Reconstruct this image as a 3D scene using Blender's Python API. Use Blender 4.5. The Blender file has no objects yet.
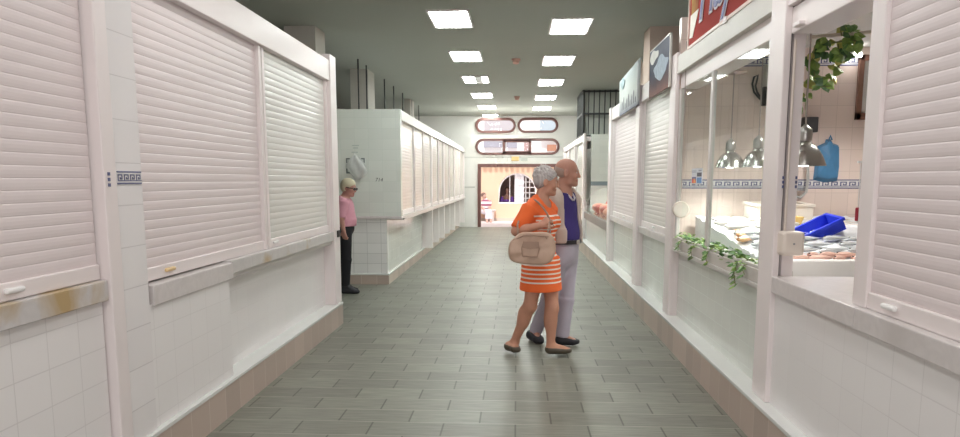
import bpy, math, random
import numpy as np
from mathutils import Vector, Matrix
random.seed(7)
rng = np.random.default_rng(5)
SC = bpy.context.scene
COL = SC.collection

# ------------------------------------------------------------------ camera
F, PX, PY, EYE = 690.0, 480.0, 270.0, 1.52
TH = math.atan(90 / F)
PS = math.atan(37 * math.cos(TH) / F)
FW = Vector((-math.sin(PS) * math.cos(TH), math.cos(PS) * math.cos(TH), -math.sin(TH)))
RT = Vector((math.cos(PS), math.sin(PS), 0))
UP = RT.cross(FW)
cam_data = bpy.data.cameras.new('camera')
cam = bpy.data.objects.new('camera', cam_data)
COL.objects.link(cam)
cam.location = (0, 0, EYE)
cam.rotation_euler = (math.pi / 2 - TH, 0, PS)
cam_data.sensor_fit = 'HORIZONTAL'
cam_data.sensor_width = 36.0
cam_data.lens = 36.0 * F / 960
cam_data.shift_y = (270 - 218.5) / 960
cam_data.clip_start = 0.05
SC.camera = cam


def at(x, y, Y):
    """the point at depth Y that the photograph shows at (x, y)"""
    r = FW + RT * ((x - PX) / F) - UP * ((y - PY) / F)
    t = Y / r.y
    return Vector((r.x * t, Y, EYE + r.z * t))


# ------------------------------------------------------------------ materials
MATS = {}


def nt_mat(name):
    m = bpy.data.materials.new(name)
    m.use_nodes = True
    nt = m.node_tree
    b = nt.nodes['Principled BSDF']
    return m, nt, b


def N(nt, t, **kw):
    n = nt.nodes.new(t)
    for k, v in kw.items():
        setattr(n, k, v)
    return n


def L(nt, a, b):
    nt.links.new(a, b)


def rgb(c):
    return (c[0], c[1], c[2], 1.0)


def plain(name, c, rough=0.5, metal=0.0, var=0.06, scale=6.0, spec=0.5, emit=None, estr=0.0, alpha=None, trans=0.0, coat=0.0, sss=0.0):
    if name in MATS:
        return MATS[name]
    m, nt, b = nt_mat(name)
    b.inputs['Roughness'].default_value = rough
    b.inputs['Metallic'].default_value = metal
    b.inputs['Specular IOR Level'].default_value = spec
    b.inputs['Transmission Weight'].default_value = trans
    b.inputs['Coat Weight'].default_value = coat
    tc = N(nt, 'ShaderNodeTexCoord')
    no = N(nt, 'ShaderNodeTexNoise')
    no.inputs['Scale'].default_value = scale
    no.inputs['Detail'].default_value = 3
    L(nt, tc.outputs['Object'], no.inputs['Vector'])
    mx = N(nt, 'ShaderNodeMix', data_type='RGBA')
    d = 1 - var
    mx.inputs[6].default_value = rgb([v * d for v in c])
    mx.inputs[7].default_value = rgb([min(1, v * (1 + var)) for v in c])
    L(nt, no.outputs['Fac'], mx.inputs[0])
    L(nt, mx.outputs[2], b.inputs['Base Color'])
    if sss:
        b.inputs['Subsurface Weight'].default_value = sss
        b.inputs['Subsurface Radius'].default_value = (0.02, 0.008, 0.004)
    if emit:
        b.inputs['Emission Color'].default_value = rgb(emit)
        b.inputs['Emission Strength'].default_value = estr
    MATS[name] = m
    return m


def tile_mat(name, c, grout, w, h, rough=0.16, mortar=0.003, offset=0.0, var=0.03, shift=(0, 0)):
    """glazed wall tiles, on any upright face"""
    m, nt, b = nt_mat(name)
    g = N(nt, 'ShaderNodeNewGeometry')
    s = N(nt, 'ShaderNodeSeparateXYZ')
    L(nt, g.outputs['Position'], s.inputs[0])
    a = N(nt, 'ShaderNodeMath', operation='ADD')
    L(nt, s.outputs['X'], a.inputs[0])
    L(nt, s.outputs['Y'], a.inputs[1])
    a2 = N(nt, 'ShaderNodeMath', operation='ADD')
    a2.inputs[1].default_value = shift[0]
    L(nt, a.outputs[0], a2.inputs[0])
    a3 = N(nt, 'ShaderNodeMath', operation='ADD')
    a3.inputs[1].default_value = shift[1]
    L(nt, s.outputs['Z'], a3.inputs[0])
    cb = N(nt, 'ShaderNodeCombineXYZ')
    L(nt, a2.outputs[0], cb.inputs[0])
    L(nt, a3.outputs[0], cb.inputs[1])
    br = N(nt, 'ShaderNodeTexBrick', offset=offset)
    br.inputs['Scale'].default_value = 1
    br.inputs['Brick Width'].default_value = w
    br.inputs['Row Height'].default_value = h
    br.inputs['Mortar Size'].default_value = mortar
    br.inputs['Mortar Smooth'].default_value = 0.3
    br.inputs['Color1'].default_value = rgb([v * (1 - var) for v in c])
    br.inputs['Color2'].default_value = rgb([min(1, v * (1 + var)) for v in c])
    br.inputs['Mortar'].default_value = rgb(grout)
    L(nt, cb.outputs[0], br.inputs['Vector'])
    L(nt, br.outputs['Color'], b.inputs['Base Color'])
    mr = N(nt, 'ShaderNodeMapRange')
    mr.inputs[3].default_value = rough
    mr.inputs[4].default_value = 0.8
    L(nt, br.outputs['Fac'], mr.inputs[0])
    L(nt, mr.outputs[0], b.inputs['Roughness'])
    bp = N(nt, 'ShaderNodeBump', invert=True)
    bp.inputs['Strength'].default_value = 0.15
    bp.inputs['Distance'].default_value = 0.003
    L(nt, br.outputs['Fac'], bp.inputs['Height'])
    L(nt, bp.outputs[0], b.inputs['Normal'])
    MATS[name] = m
    return m


def floor_mat():
    m, nt, b = nt_mat('floor_tiles')
    g = N(nt, 'ShaderNodeNewGeometry')
    br = N(nt, 'ShaderNodeTexBrick', offset=0.5)
    br.inputs['Scale'].default_value = 1
    br.inputs['Brick Width'].default_value = 0.45
    br.inputs['Row Height'].default_value = 0.232
    br.inputs['Mortar Size'].default_value = 0.006
    br.inputs['Mortar Smooth'].default_value = 0.2
    br.inputs['Bias'].default_value = 0.0
    br.inputs['Color1'].default_value = (0.170, 0.172, 0.142, 1)
    br.inputs['Color2'].default_value = (0.228, 0.232, 0.192, 1)
    br.inputs['Mortar'].default_value = (0.29, 0.28, 0.235, 1)
    L(nt, g.outputs['Position'], br.inputs['Vector'])
    # the bed joints are pale, the short cross joints dark
    sx = N(nt, 'ShaderNodeSeparateXYZ')
    L(nt, g.outputs['Position'], sx.inputs[0])
    dv = N(nt, 'ShaderNodeMath', operation='DIVIDE')
    dv.inputs[1].default_value = 0.232
    L(nt, sx.outputs['Y'], dv.inputs[0])
    pp = N(nt, 'ShaderNodeMath', operation='PINGPONG')
    pp.inputs[1].default_value = 0.5
    L(nt, dv.outputs[0], pp.inputs[0])
    gt = N(nt, 'ShaderNodeMath', operation='GREATER_THAN')
    gt.inputs[1].default_value = 0.032
    L(nt, pp.outputs[0], gt.inputs[0])
    mj = N(nt, 'ShaderNodeMix', data_type='RGBA')
    mj.inputs[6].default_value = (0.29, 0.285, 0.24, 1)
    mj.inputs[7].default_value = (0.085, 0.085, 0.07, 1)
    L(nt, gt.outputs[0], mj.inputs[0])
    L(nt, mj.outputs[2], br.inputs['Mortar'])
    mp = N(nt, 'ShaderNodeMapping')
    mp.inputs['Scale'].default_value = (5, 55, 1)
    L(nt, g.outputs['Position'], mp.inputs['Vector'])
    no = N(nt, 'ShaderNodeTexNoise')
    no.inputs['Scale'].default_value = 1.0
    no.inputs['Detail'].default_value = 5
    L(nt, mp.outputs[0], no.inputs['Vector'])
    rp = N(nt, 'ShaderNodeMapRange')
    rp.inputs[1].default_value = 0.3
    rp.inputs[2].default_value = 0.7
    rp.inputs[3].default_value = 0.80
    rp.inputs[4].default_value = 1.2
    L(nt, no.outputs['Fac'], rp.inputs[0])
    mx = N(nt, 'ShaderNodeMix', data_type='RGBA', blend_type='MULTIPLY')
    mx.inputs[0].default_value = 1
    L(nt, br.outputs['Color'], mx.inputs[6])
    L(nt, rp.outputs[0], mx.inputs[7])
    L(nt, mx.outputs[2], b.inputs['Base Color'])
    b.inputs['Roughness'].default_value = 0.42
    bp = N(nt, 'ShaderNodeBump', invert=True)
    bp.inputs['Strength'].default_value = 0.4
    bp.inputs['Distance'].default_value = 0.004
    L(nt, br.outputs['Fac'], bp.inputs['Height'])
    L(nt, bp.outputs[0], b.inputs['Normal'])
    return m


def marble_mat(name, c, stain):
    m, nt, b = nt_mat(name)
    g = N(nt, 'ShaderNodeNewGeometry')
    n1 = N(nt, 'ShaderNodeTexNoise')
    n1.inputs['Scale'].default_value = 2.3
    n1.inputs['Detail'].default_value = 6
    n1.inputs['Distortion'].default_value = 0.6
    L(nt, g.outputs['Position'], n1.inputs['Vector'])
    r1 = N(nt, 'ShaderNodeValToRGB')
    r1.color_ramp.elements[0].position = 0.51
    r1.color_ramp.elements[0].color = (0, 0, 0, 1)
    r1.color_ramp.elements[1].position = 0.64
    r1.color_ramp.elements[1].color = (1, 1, 1, 1)
    L(nt, n1.outputs['Fac'], r1.inputs[0])
    n2 = N(nt, 'ShaderNodeTexNoise')
    n2.inputs['Scale'].default_value = 9
    n2.inputs['Detail'].default_value = 6
    n2.inputs['Distortion'].default_value = 2
    L(nt, g.outputs['Position'], n2.inputs['Vector'])
    mx0 = N(nt, 'ShaderNodeMix', data_type='RGBA')
    mx0.inputs[6].default_value = rgb([v * 0.85 for v in c])
    mx0.inputs[7].default_value = rgb([min(1, v * 1.12) for v in c])
    L(nt, n2.outputs['Fac'], mx0.inputs[0])
    mx = N(nt, 'ShaderNodeMix', data_type='RGBA')
    L(nt, r1.outputs[0], mx.inputs[0])
    L(nt, mx0.outputs[2], mx.inputs[6])
    mx.inputs[7].default_value = rgb(stain)
    L(nt, mx.outputs[2], b.inputs['Base Color'])
    b.inputs['Roughness'].default_value = 0.3
    MATS[name] = m
    return m


def stripe_mat(name, base, line, period, duty, z_from=-9, z_to=9, solid=None):
    """horizontal knit stripes by height"""
    m, nt, b = nt_mat(name)
    tc = N(nt, 'ShaderNodeTexCoord')
    s = N(nt, 'ShaderNodeSeparateXYZ')
    L(nt, tc.outputs['Object'], s.inputs[0])
    dv = N(nt, 'ShaderNodeMath', operation='DIVIDE')
    dv.inputs[1].default_value = period
    L(nt, s.outputs['Z'], dv.inputs[0])
    fr = N(nt, 'ShaderNodeMath', operation='FRACT')
    L(nt, dv.outputs[0], fr.inputs[0])
    lt = N(nt, 'ShaderNodeMath', operation='LESS_THAN')
    lt.inputs[1].default_value = duty
    L(nt, fr.outputs[0], lt.inputs[0])
    g1 = N(nt, 'ShaderNodeMath', operation='GREATER_THAN')
    g1.inputs[1].default_value = z_from
    L(nt, s.outputs['Z'], g1.inputs[0])
    l1 = N(nt, 'ShaderNodeMath', operation='LESS_THAN')
    l1.inputs[1].default_value = z_to
    L(nt, s.outputs['Z'], l1.inputs[0])
    m1 = N(nt, 'ShaderNodeMath', operation='MULTIPLY')
    L(nt, g1.outputs[0], m1.inputs[0])
    L(nt, l1.outputs[0], m1.inputs[1])
    m2 = N(nt, 'ShaderNodeMath', operation='MULTIPLY')
    L(nt, m1.outputs[0], m2.inputs[0])
    L(nt, lt.outputs[0], m2.inputs[1])
    mx = N(nt, 'ShaderNodeMix', data_type='RGBA')
    L(nt, m2.outputs[0], mx.inputs[0])
    mx.inputs[6].default_value = rgb(base)
    mx.inputs[7].default_value = rgb(line)
    L(nt, mx.outputs[2], b.inputs['Base Color'])
    b.inputs['Roughness'].default_value = 0.85
    return m


def attr_mat(name, rough=0.5, sss=0.0):
    """colour painted per vertex (skin with lips, brows, eyes; hair tones)"""
    m, nt, b = nt_mat(name)
    a = N(nt, 'ShaderNodeVertexColor', layer_name='Col')
    no = N(nt, 'ShaderNodeTexNoise')
    no.inputs['Scale'].default_value = 40
    mr = N(nt, 'ShaderNodeMapRange')
    mr.inputs[3].default_value = 0.92
    mr.inputs[4].default_value = 1.08
    L(nt, no.outputs['Fac'], mr.inputs[0])
    mx = N(nt, 'ShaderNodeMix', data_type='RGBA', blend_type='MULTIPLY')
    mx.inputs[0].default_value = 1
    L(nt, a.outputs['Color'], mx.inputs[6])
    L(nt, mr.outputs[0], mx.inputs[7])
    L(nt, mx.outputs[2], b.inputs['Base Color'])
    b.inputs['Roughness'].default_value = rough
    return m


def glass_mat(name, tint=(0.95, 0.98, 0.97), refl=0.06):
    m = bpy.data.materials.new(name)
    m.use_nodes = True
    nt = m.node_tree
    nt.nodes.clear()
    o = N(nt, 'ShaderNodeOutputMaterial')
    t = N(nt, 'ShaderNodeBsdfTransparent')
    t.inputs[0].default_value = rgb(tint)
    g = N(nt, 'ShaderNodeBsdfGlossy')
    g.inputs['Roughness'].default_value = 0.02
    mx = N(nt, 'ShaderNodeMixShader')
    mx.inputs[0].default_value = refl
    L(nt, t.outputs[0], mx.inputs[1])
    L(nt, g.outputs[0], mx.inputs[2])
    L(nt, mx.outputs[0], o.inputs[0])
    MATS[name] = m
    return m


def emit_mat(name, c, s):
    m = bpy.data.materials.new(name)
    m.use_nodes = True
    nt = m.node_tree
    nt.nodes.clear()
    o = N(nt, 'ShaderNodeOutputMaterial')
    e = N(nt, 'ShaderNodeEmission')
    e.inputs[0].default_value = rgb(c)
    e.inputs[1].default_value = s
    L(nt, e.outputs[0], o.inputs[0])
    MATS[name] = m
    return m


def painting_mat(name, stops, axis='Z', scale=3.0, amount=0.25, z0=0.0, z1=1.0):
    """printed board: colours run through bands along the height, wobbling with noise"""
    m, nt, b = nt_mat(name)
    tc = N(nt, 'ShaderNodeTexCoord')
    s = N(nt, 'ShaderNodeSeparateXYZ')
    L(nt, tc.outputs['Object'], s.inputs[0])
    no = N(nt, 'ShaderNodeTexNoise')
    no.inputs['Scale'].default_value = scale
    no.inputs['Detail'].default_value = 5
    L(nt, tc.outputs['Object'], no.inputs['Vector'])
    mr = N(nt, 'ShaderNodeMapRange')
    mr.inputs[1].default_value = z0
    mr.inputs[2].default_value = z1
    L(nt, s.outputs[axis], mr.inputs[0])
    ma = N(nt, 'ShaderNodeMath', operation='MULTIPLY_ADD')
    L(nt, no.outputs['Fac'], ma.inputs[0])
    ma.inputs[1].default_value = amount
    ma2 = N(nt, 'ShaderNodeMath', operation='SUBTRACT')
    L(nt, mr.outputs[0], ma2.inputs[0])
    ma2.inputs[1].default_value = amount / 2
    L(nt, ma2.outputs[0], ma.inputs[2])
    rp = N(nt, 'ShaderNodeValToRGB')
    while len(rp.color_ramp.elements) < len(stops):
        rp.color_ramp.elements.new(0.5)
    for e, (p, c) in zip(rp.color_ramp.elements, stops):
        e.position = p
        e.color = rgb(c)
    L(nt, ma.outputs[0], rp.inputs[0])
    L(nt, rp.outputs[0], b.inputs['Base Color'])
    b.inputs['Roughness'].default_value = 0.85
    b.inputs['Specular IOR Level'].default_value = 0.1
    return m


SHUT = plain('shutter_paint', (0.775, 0.70, 0.70), 0.38, var=0.03, scale=2)
SHUT_G = plain('shutter_paint_cool', (0.74, 0.74, 0.70), 0.25, var=0.03, scale=2)
FRAME = plain('white_aluminium', (0.84, 0.78, 0.77), 0.33, var=0.02, scale=3)
SHUT_F = plain('shutter_daylight_tint', (0.77, 0.70, 0.65), 0.2, var=0.03, scale=2)  # warm daylight from the exit is mixed into this shutter colour
FASC = plain('fascia_white', (0.70, 0.685, 0.65), 0.3, var=0.03)
FRAME_G = plain('grey_aluminium', (0.62, 0.60, 0.57), 0.30, var=0.03, scale=3)
TILE = tile_mat('white_wall_tile', (0.86, 0.845, 0.84), (0.69, 0.675, 0.67), 0.20, 0.155, var=0.012, shift=(0.06, 0.02))
TILE_SQ = tile_mat('white_square_tile', (0.84, 0.85, 0.83), (0.52, 0.53, 0.52), 0.205, 0.15, rough=0.14, shift=(0.02, -0.005))
TILE_PIL = tile_mat('pilaster_tile', (0.83, 0.81, 0.81), (0.60, 0.58, 0.58), 0.6, 0.20)
TILE_GRN = tile_mat('pale_green_tile', (0.73, 0.765, 0.715), (0.60, 0.655, 0.60), 0.20, 0.15, rough=0.10, mortar=0.002)
TILE_IN = tile_mat('cream_interior_tile', (0.80, 0.675, 0.61), (0.68, 0.57, 0.51), 0.15, 0.20, rough=0.3)
PLINTH = tile_mat('beige_plinth_tile', (0.50, 0.41, 0.35), (0.62, 0.55, 0.49), 0.232, 1.2, rough=0.45, mortar=0.004, var=0.10, shift=(0, 0.4))
LEDGE = plain('plinth_ledge', (0.72, 0.74, 0.72), 0.25, var=0.04)
MARBLE = marble_mat('stained_marble', (0.63, 0.61, 0.60), (0.47, 0.34, 0.17))
MARBLE_P = marble_mat('grey_marble', (0.68, 0.645, 0.635), (0.60, 0.565, 0.55))
CEIL = plain('ceiling_paint', (0.42, 0.435, 0.39), 0.75, var=0.05, scale=0.8)
WALLW = plain('white_wall_paint', (0.80, 0.79, 0.755), 0.7, var=0.02)
DARKW = plain('grey_wall_paint', (0.20, 0.18, 0.165), 0.8, var=0.08)
PILLAR = plain('pillar_paint', (0.56, 0.44, 0.37), 0.7, var=0.05)
PILLAR_L = plain('pillar_paint_pale', (0.56, 0.53, 0.48), 0.7, var=0.05)
BROWN = plain('brown_frame_paint', (0.155, 0.065, 0.055), 0.4, var=0.08)
BLACKM = plain('black_metal', (0.045, 0.045, 0.045), 0.5, var=0.1)
GREYM = plain('grey_metal', (0.35, 0.35, 0.34), 0.35, 0.6)
CHROME = plain('brushed_aluminium', (0.66, 0.65, 0.63), 0.24, 1.0, var=0.08, scale=20)
FRIEZE_B = plain('frieze_blue', (0.10, 0.115, 0.24), 0.3)
FRIEZE_W = plain('frieze_white', (0.78, 0.77, 0.77), 0.25)
GLASS = glass_mat('clear_glass')
GLASS_FAR = glass_mat('window_glass', refl=0.012)
CREAM = plain('cream_plastic', (0.80, 0.72, 0.64), 0.45, var=0.03)
WHITEP = plain('white_plastic', (0.86, 0.86, 0.85), 0.4, var=0.02)
BLACKP = plain('black_plastic', (0.02, 0.02, 0.02), 0.4)
DARKGAP = plain('shadow_gap', (0.10, 0.09, 0.09), 0.8)

# ------------------------------------------------------------------ objects
ORG = {}


def props(o, label=None, cat=None, group=None, kind=None):
    if label:
        o['label'] = label
    if cat:
        o['category'] = cat
    if group:
        o['group'] = group
    if kind:
        o['kind'] = kind
    return o


def thing(name, label, cat, loc=(0, 0, 0), group=None, rz=0.0):
    o = bpy.data.objects.new(name, None)
    COL.objects.link(o)
    o.location = loc
    o.rotation_euler = (0, 0, rz)
    o.empty_display_size = 0.05
    ORG[o.name] = Vector(loc)
    return props(o, label, cat, group)


class MB:
    def __init__(self):
        self.v, self.f, self.mi = [], [], []

    def add(self, vs, fs, mi=0):
        b = len(self.v)
        self.v += [tuple(p) for p in vs]
        self.f += [tuple(i + b for i in f) for f in fs]
        self.mi += [mi] * len(fs)
        return self

    def box(self, x0, x1, y0, y1, z0, z1, mi=0):
        x0, x1 = min(x0, x1), max(x0, x1)
        y0, y1 = min(y0, y1), max(y0, y1)
        z0, z1 = min(z0, z1), max(z0, z1)
        vs = [(x, y, z) for z in (z0, z1) for y in (y0, y1) for x in (x0, x1)]
        return self.add(vs, [(0, 2, 3, 1), (4, 5, 7, 6), (0, 1, 5, 4), (2, 6, 7, 3), (0, 4, 6, 2), (1, 3, 7, 5)], mi)

    def hexa(self, b4, t4, mi=0):
        return self.add(list(b4) + list(t4), [(3, 2, 1, 0), (4, 5, 6, 7), (0, 1, 5, 4), (1, 2, 6, 5), (2, 3, 7, 6), (3, 0, 4, 7)], mi)

    def tube(self, pts, r, n=8, mi=0, cap=True):
        pts = [Vector(p) for p in pts]
        rs = r if isinstance(r, (list, tuple)) else [r] * len(pts)
        rings = []
        prev = None
        for i, p in enumerate(pts):
            d = (pts[min(i + 1, len(pts) - 1)] - pts[max(i - 1, 0)]).normalized()
            if prev is None:
                a = d.orthogonal().normalized()
            else:
                a = (prev - d * prev.dot(d)).normalized()
            prev = a
            c = d.cross(a)
            rings.append([p + (a * math.cos(2 * math.pi * k / n) + c * math.sin(2 * math.pi * k / n)) * rs[i] for k in range(n)])
        vs = [q for rr in rings for q in rr]
        fs = []
        for i in range(len(pts) - 1):
            for k in range(n):
                fs.append((i * n + k, i * n + (k + 1) % n, (i + 1) * n + (k + 1) % n, (i + 1) * n + k))
        if cap:
            fs.append(tuple(reversed(range(n))))
            fs.append(tuple((len(pts) - 1) * n + k for k in range(n)))
        return self.add(vs, fs, mi)

    def lathe(self, c, prof, n=24, mi=0, close=False):
        vs, fs = [], []
        for r, z in prof:
            for k in range(n):
                a = 2 * math.pi * k / n
                vs.append((c[0] + r * math.cos(a), c[1] + r * math.sin(a), c[2] + z))
        for i in range(len(prof) - 1):
            for k in range(n):
                fs.append((i * n + k, i * n + (k + 1) % n, (i + 1) * n + (k + 1) % n, (i + 1) * n + k))
        if close:
            fs.append(tuple(reversed(range(n))))
            fs.append(tuple((len(prof) - 1) * n + k for k in range(n)))
        return self.add(vs, fs, mi)

    def prism(self, poly, o, u, w, t, mi=0):
        """polygon in (u, w) from origin o, thickness vector t"""
        o, u, w, t = Vector(o), Vector(u), Vector(w), Vector(t)
        n = len(poly)
        a = [o + u * p[0] + w * p[1] for p in poly]
        vs = a + [p + t for p in a]
        fs = [tuple(reversed(range(n))), tuple(range(n, 2 * n))] + [(i, (i + 1) % n, n + (i + 1) % n, n + i) for i in range(n)]
        return self.add(vs, fs, mi)


def obj(name, mb, mat, parent=None, bevel=0.0, smooth=False, local=False, segs=2):
    me = bpy.data.meshes.new(name)
    off = Vector((0, 0, 0)) if (parent is None or local) else ORG[parent.name]
    me.from_pydata([(v[0] - off[0], v[1] - off[1], v[2] - off[2]) for v in mb.v], [], mb.f)
    for m in (mat if isinstance(mat, (list, tuple)) else [mat]):
        me.materials.append(m)
    if any(mb.mi):
        me.polygons.foreach_set('material_index', mb.mi)
    if smooth:
        me.polygons.foreach_set('use_smooth', [True] * len(me.polygons))
    me.update()
    o = bpy.data.objects.new(name, me)
    COL.objects.link(o)
    if parent is not None:
        o.parent = parent
        ORG[o.name] = ORG[parent.name]
    else:
        ORG[o.name] = Vector((0, 0, 0))
    if bevel:
        b = o.modifiers.new('bevel', 'BEVEL')
        b.width = bevel
        b.segments = segs
        b.limit_method = 'ANGLE'
        b.angle_limit = math.radians(40)
    return o


def struct(name, mb, mat, bevel=0.0, parent=None):
    o = obj(name, mb, mat, parent, bevel)
    if parent is None:
        o['kind'] = 'structure'
    return o


def B(*a):
    return MB().box(*a)


def text(name, body, size, loc, rot, mat, parent, extrude=0.002, shear=0.0, align='LEFT', bold=0.0):
    c = bpy.data.curves.new(name, 'FONT')
    c.body = body
    c.size = size
    c.extrude = extrude
    c.shear = shear
    c.align_x = align
    c.offset = bold
    tmp = bpy.data.objects.new(name + '_outline', c)
    COL.objects.link(tmp)
    dg = bpy.context.evaluated_depsgraph_get()
    me = bpy.data.meshes.new_from_object(tmp.evaluated_get(dg))
    bpy.data.objects.remove(tmp)
    bpy.data.curves.remove(c)
    me.materials.clear()
    me.materials.append(mat)
    o = bpy.data.objects.new(name, me)
    COL.objects.link(o)
    o.parent = parent
    o.location = Vector(loc) - ORG[parent.name]
    o.rotation_euler = rot
    ORG[o.name] = ORG[parent.name]
    return o


def copy_tree(o, parent=None):
    c = o.copy()
    COL.objects.link(c)
    if parent is not None:
        c.parent = parent
    for ch in list(o.children):
        copy_tree(ch, c)
    return c


# ------------------------------------------------------------------ setting
HALL_END, CEIL_Z = 22.5, 3.55
struct('floor', B(-5, 5, -7, HALL_END + 0.02, -0.1, 0), floor_mat())
struct('ceiling', B(-5.2, 5.2, -7, HALL_END + 0.3, CEIL_Z, CEIL_Z + 0.2), CEIL)
struct('wall_left', B(-5.2, -5, -7, HALL_END, 0, CEIL_Z), DARKW)
struct('wall_right', B(5, 5.2, -7, HALL_END, 0, CEIL_Z), DARKW)


def stadium(x0, x1, z0, z1, n=14):
    r = (z1 - z0) / 2
    zc = (z0 + z1) / 2
    pts = [(x1 - r + r * math.sin(math.pi * k / n), zc - r * math.cos(math.pi * k / n)) for k in range(n + 1)]
    pts += [(x0 + r - r * math.sin(math.pi * k / n), zc + r * math.cos(math.pi * k / n)) for k in range(n + 1)]
    return pts


WINS = [stadium(-1.345, -0.05, 3.01, 3.49), stadium(0.005, 1.30, 3.01, 3.49), stadium(-1.345, 1.35, 2.32, 2.84)]
DOOR = [(-1.27, 0.0), (1.285, 0.0), (1.285, 2.035), (-1.27, 2.035)]


def wall_with_holes(x0, x1, z0, z1, y0, y1, holes):
    """slab cut into columns around the openings"""
    xs = sorted({x0, x1} | {round(p[0], 4) for h in holes for p in h})
    mb = MB()

    def spans(x):
        out = []
        for h in holes:
            zs = []
            for i in range(len(h)):
                a, b = h[i], h[(i + 1) % len(h)]
                if (a[0] - x) * (b[0] - x) < 0:
                    t = (x - a[0]) / (b[0] - a[0])
                    zs.append(a[1] + t * (b[1] - a[1]))
            if len(zs) >= 2:
                out.append((min(zs), max(zs)))
        return sorted(out)
    for a, b in zip(xs, xs[1:]):
        if b - a < 1e-5:
            continue
        e = (b - a) * 1e-3
        sa, sb = spans(a + e), spans(b - e)
        ea = [z0] + [z for s in sa for z in s] + [z1]
        eb = [z0] + [z for s in sb for z in s] + [z1]
        if len(ea) != len(eb):
            continue
        for k in range(0, len(ea), 2):
            if ea[k + 1] - ea[k] < 1e-5 and eb[k + 1] - eb[k] < 1e-5:
                continue
            mb.hexa([(a, y0, ea[k]), (b, y0, eb[k]), (b, y1, eb[k]), (a, y1, ea[k])],
                    [(a, y0, ea[k + 1]), (b, y0, eb[k + 1]), (b, y1, eb[k + 1]), (a, y1, ea[k + 1])])
    return mb


struct('wall_far', wall_with_holes(-5.2, 5.2, 0, CEIL_Z, HALL_END, HALL_END + 0.25, WINS + [DOOR]), WALLW)
obj_band = struct('trim_1', B(-2.2, -1.36, HALL_END - 0.012, HALL_END, 1.27, 1.31).box(-2.2, 2.2, HALL_END - 0.012, HALL_END, 2.24, 2.26), plain('wall_line_grey', (0.45, 0.45, 0.42), 0.5))


def ring(poly, th, y0, y1):
    """frame that follows a closed outline (outline = outer edge)"""
    cx = sum(p[0] for p in poly) / len(poly)
    n = len(poly)
    inner = []
    for i in range(n):
        a, b, c = poly[i - 1], poly[i], poly[(i + 1) % n]
        t = Vector((c[0] - a[0], c[1] - a[1])).normalized()
        inner.append((b[0] - t.y * th, b[1] + t.x * th))
    mb = MB()
    for i in range(n):
        j = (i + 1) % n
        mb.hexa([(poly[i][0], y0, poly[i][1]), (poly[j][0], y0, poly[j][1]), (inner[j][0], y0, inner[j][1]), (inner[i][0], y0, inner[i][1])],
                [(poly[i][0], y1, poly[i][1]), (poly[j][0], y1, poly[j][1]), (inner[j][0], y1, inner[j][1]), (inner[i][0], y1, inner[i][1])])
    return mb, inner


for i, h in enumerate(WINS):
    fr, inner = ring(h, 0.075, HALL_END - 0.05, HALL_END + 0.15)
    if i == 2:
        for x in (-0.425, 0.41):
            fr.box(x - 0.045, x + 0.045, HALL_END - 0.05, HALL_END + 0.15, 2.35, 2.81)
        fr.box(-0.425, 0.41, HALL_END - 0.05, HALL_END + 0.15, 2.36, 2.44)
        fr.box(-0.425, 0.41, HALL_END - 0.05, HALL_END + 0.15, 2.72, 2.80)
    w = struct('window_%d' % (i + 1), fr, BROWN)
    p = MB()
    p.prism(inner, (0, HALL_END + 0.06, 0), (1, 0, 0), (0, 0, 1), (0, 0.006, 0))
    obj('pane', p, GLASS_FAR, w)
d = struct('door_1', B(-1.27, -1.17, HALL_END - 0.06, HALL_END + 0.2, 0, 1.93).box(1.185, 1.285, HALL_END - 0.06, HALL_END + 0.2, 0, 1.93).box(-1.27, 1.285, HALL_END - 0.06, HALL_END + 0.2, 1.93, 2.035), BROWN)

# pillars that carry the ceiling behind the stalls
struct('pillar_1', B(-3.11, -2.69, 9.36, 9.83, 0, CEIL_Z), PILLAR_L)
struct('pillar_2', B(-3.09, -2.76, 12.95, 13.55, 0, CEIL_Z), PILLAR_L)
struct('pillar_3', B(-2.86, -2.70, 17.7, 18.3, 0, CEIL_Z), PILLAR_L)
struct('pillar_4', B(1.76, 2.25, 9.64, 10.1, 0, CEIL_Z), PILLAR)
struct('pillar_5', B(2.16, 2.6, 12.4, 12.9, 0, CEIL_Z), PILLAR)

# plinths along both rows of stalls
PL, PR = 1.845, 1.385


def plinth(name, xin, xout, y0, y1, h):
    a = struct(name, B(xin, xout, y0, y1, 0, h - 0.025), PLINTH)
    s = 1 if xin > 0 else -1
    obj('ledge', B(xin - s * 0.006, xout, y0 - 0.004, y1 + 0.004, h - 0.025, h), LEDGE, a, bevel=0.004)


plinth('trim_2', -PL, -4.3, -0.6, 7.16, 0.235)
plinth('trim_3', -1.865, -4.3, 9.93, 22.4, 0.16)
plinth('trim_4', PR, 4.3, -0.6, 22.0, 0.25)


# ------------------------------------------------------------------ stall pieces
def slats(s, dd, ya, yb, z0, z1, pitch=0.049):
    """roller shutter curtain made of curved slats; s*dd is its x, bulging to the corridor"""
    mb = MB()
    n = max(1, round((z1 - z0) / pitch))
    p = (z1 - z0) / n
    prof = [(0.0, -0.0006), (0.05, -0.0019), (0.3, -0.0032), (0.6, -0.0034), (0.88, -0.0023), (0.96, -0.0010)]
    zs = []
    for k in range(n):
        zs += [(z0 + (k + q) * p, o) for q, o in prof]
    zs.append((z1, 0.0))
    vs = []
    for z, o in zs:
        vs += [(s * (dd + o), ya, z), (s * (dd + o), yb, z)]
    fs = []
    for i in range(len(zs) - 1):
        q = (2 * i, 2 * i + 1, 2 * i + 3, 2 * i + 2)
        fs.append(q if s < 0 else q[::-1])
    return mb.add(vs, fs)


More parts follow.
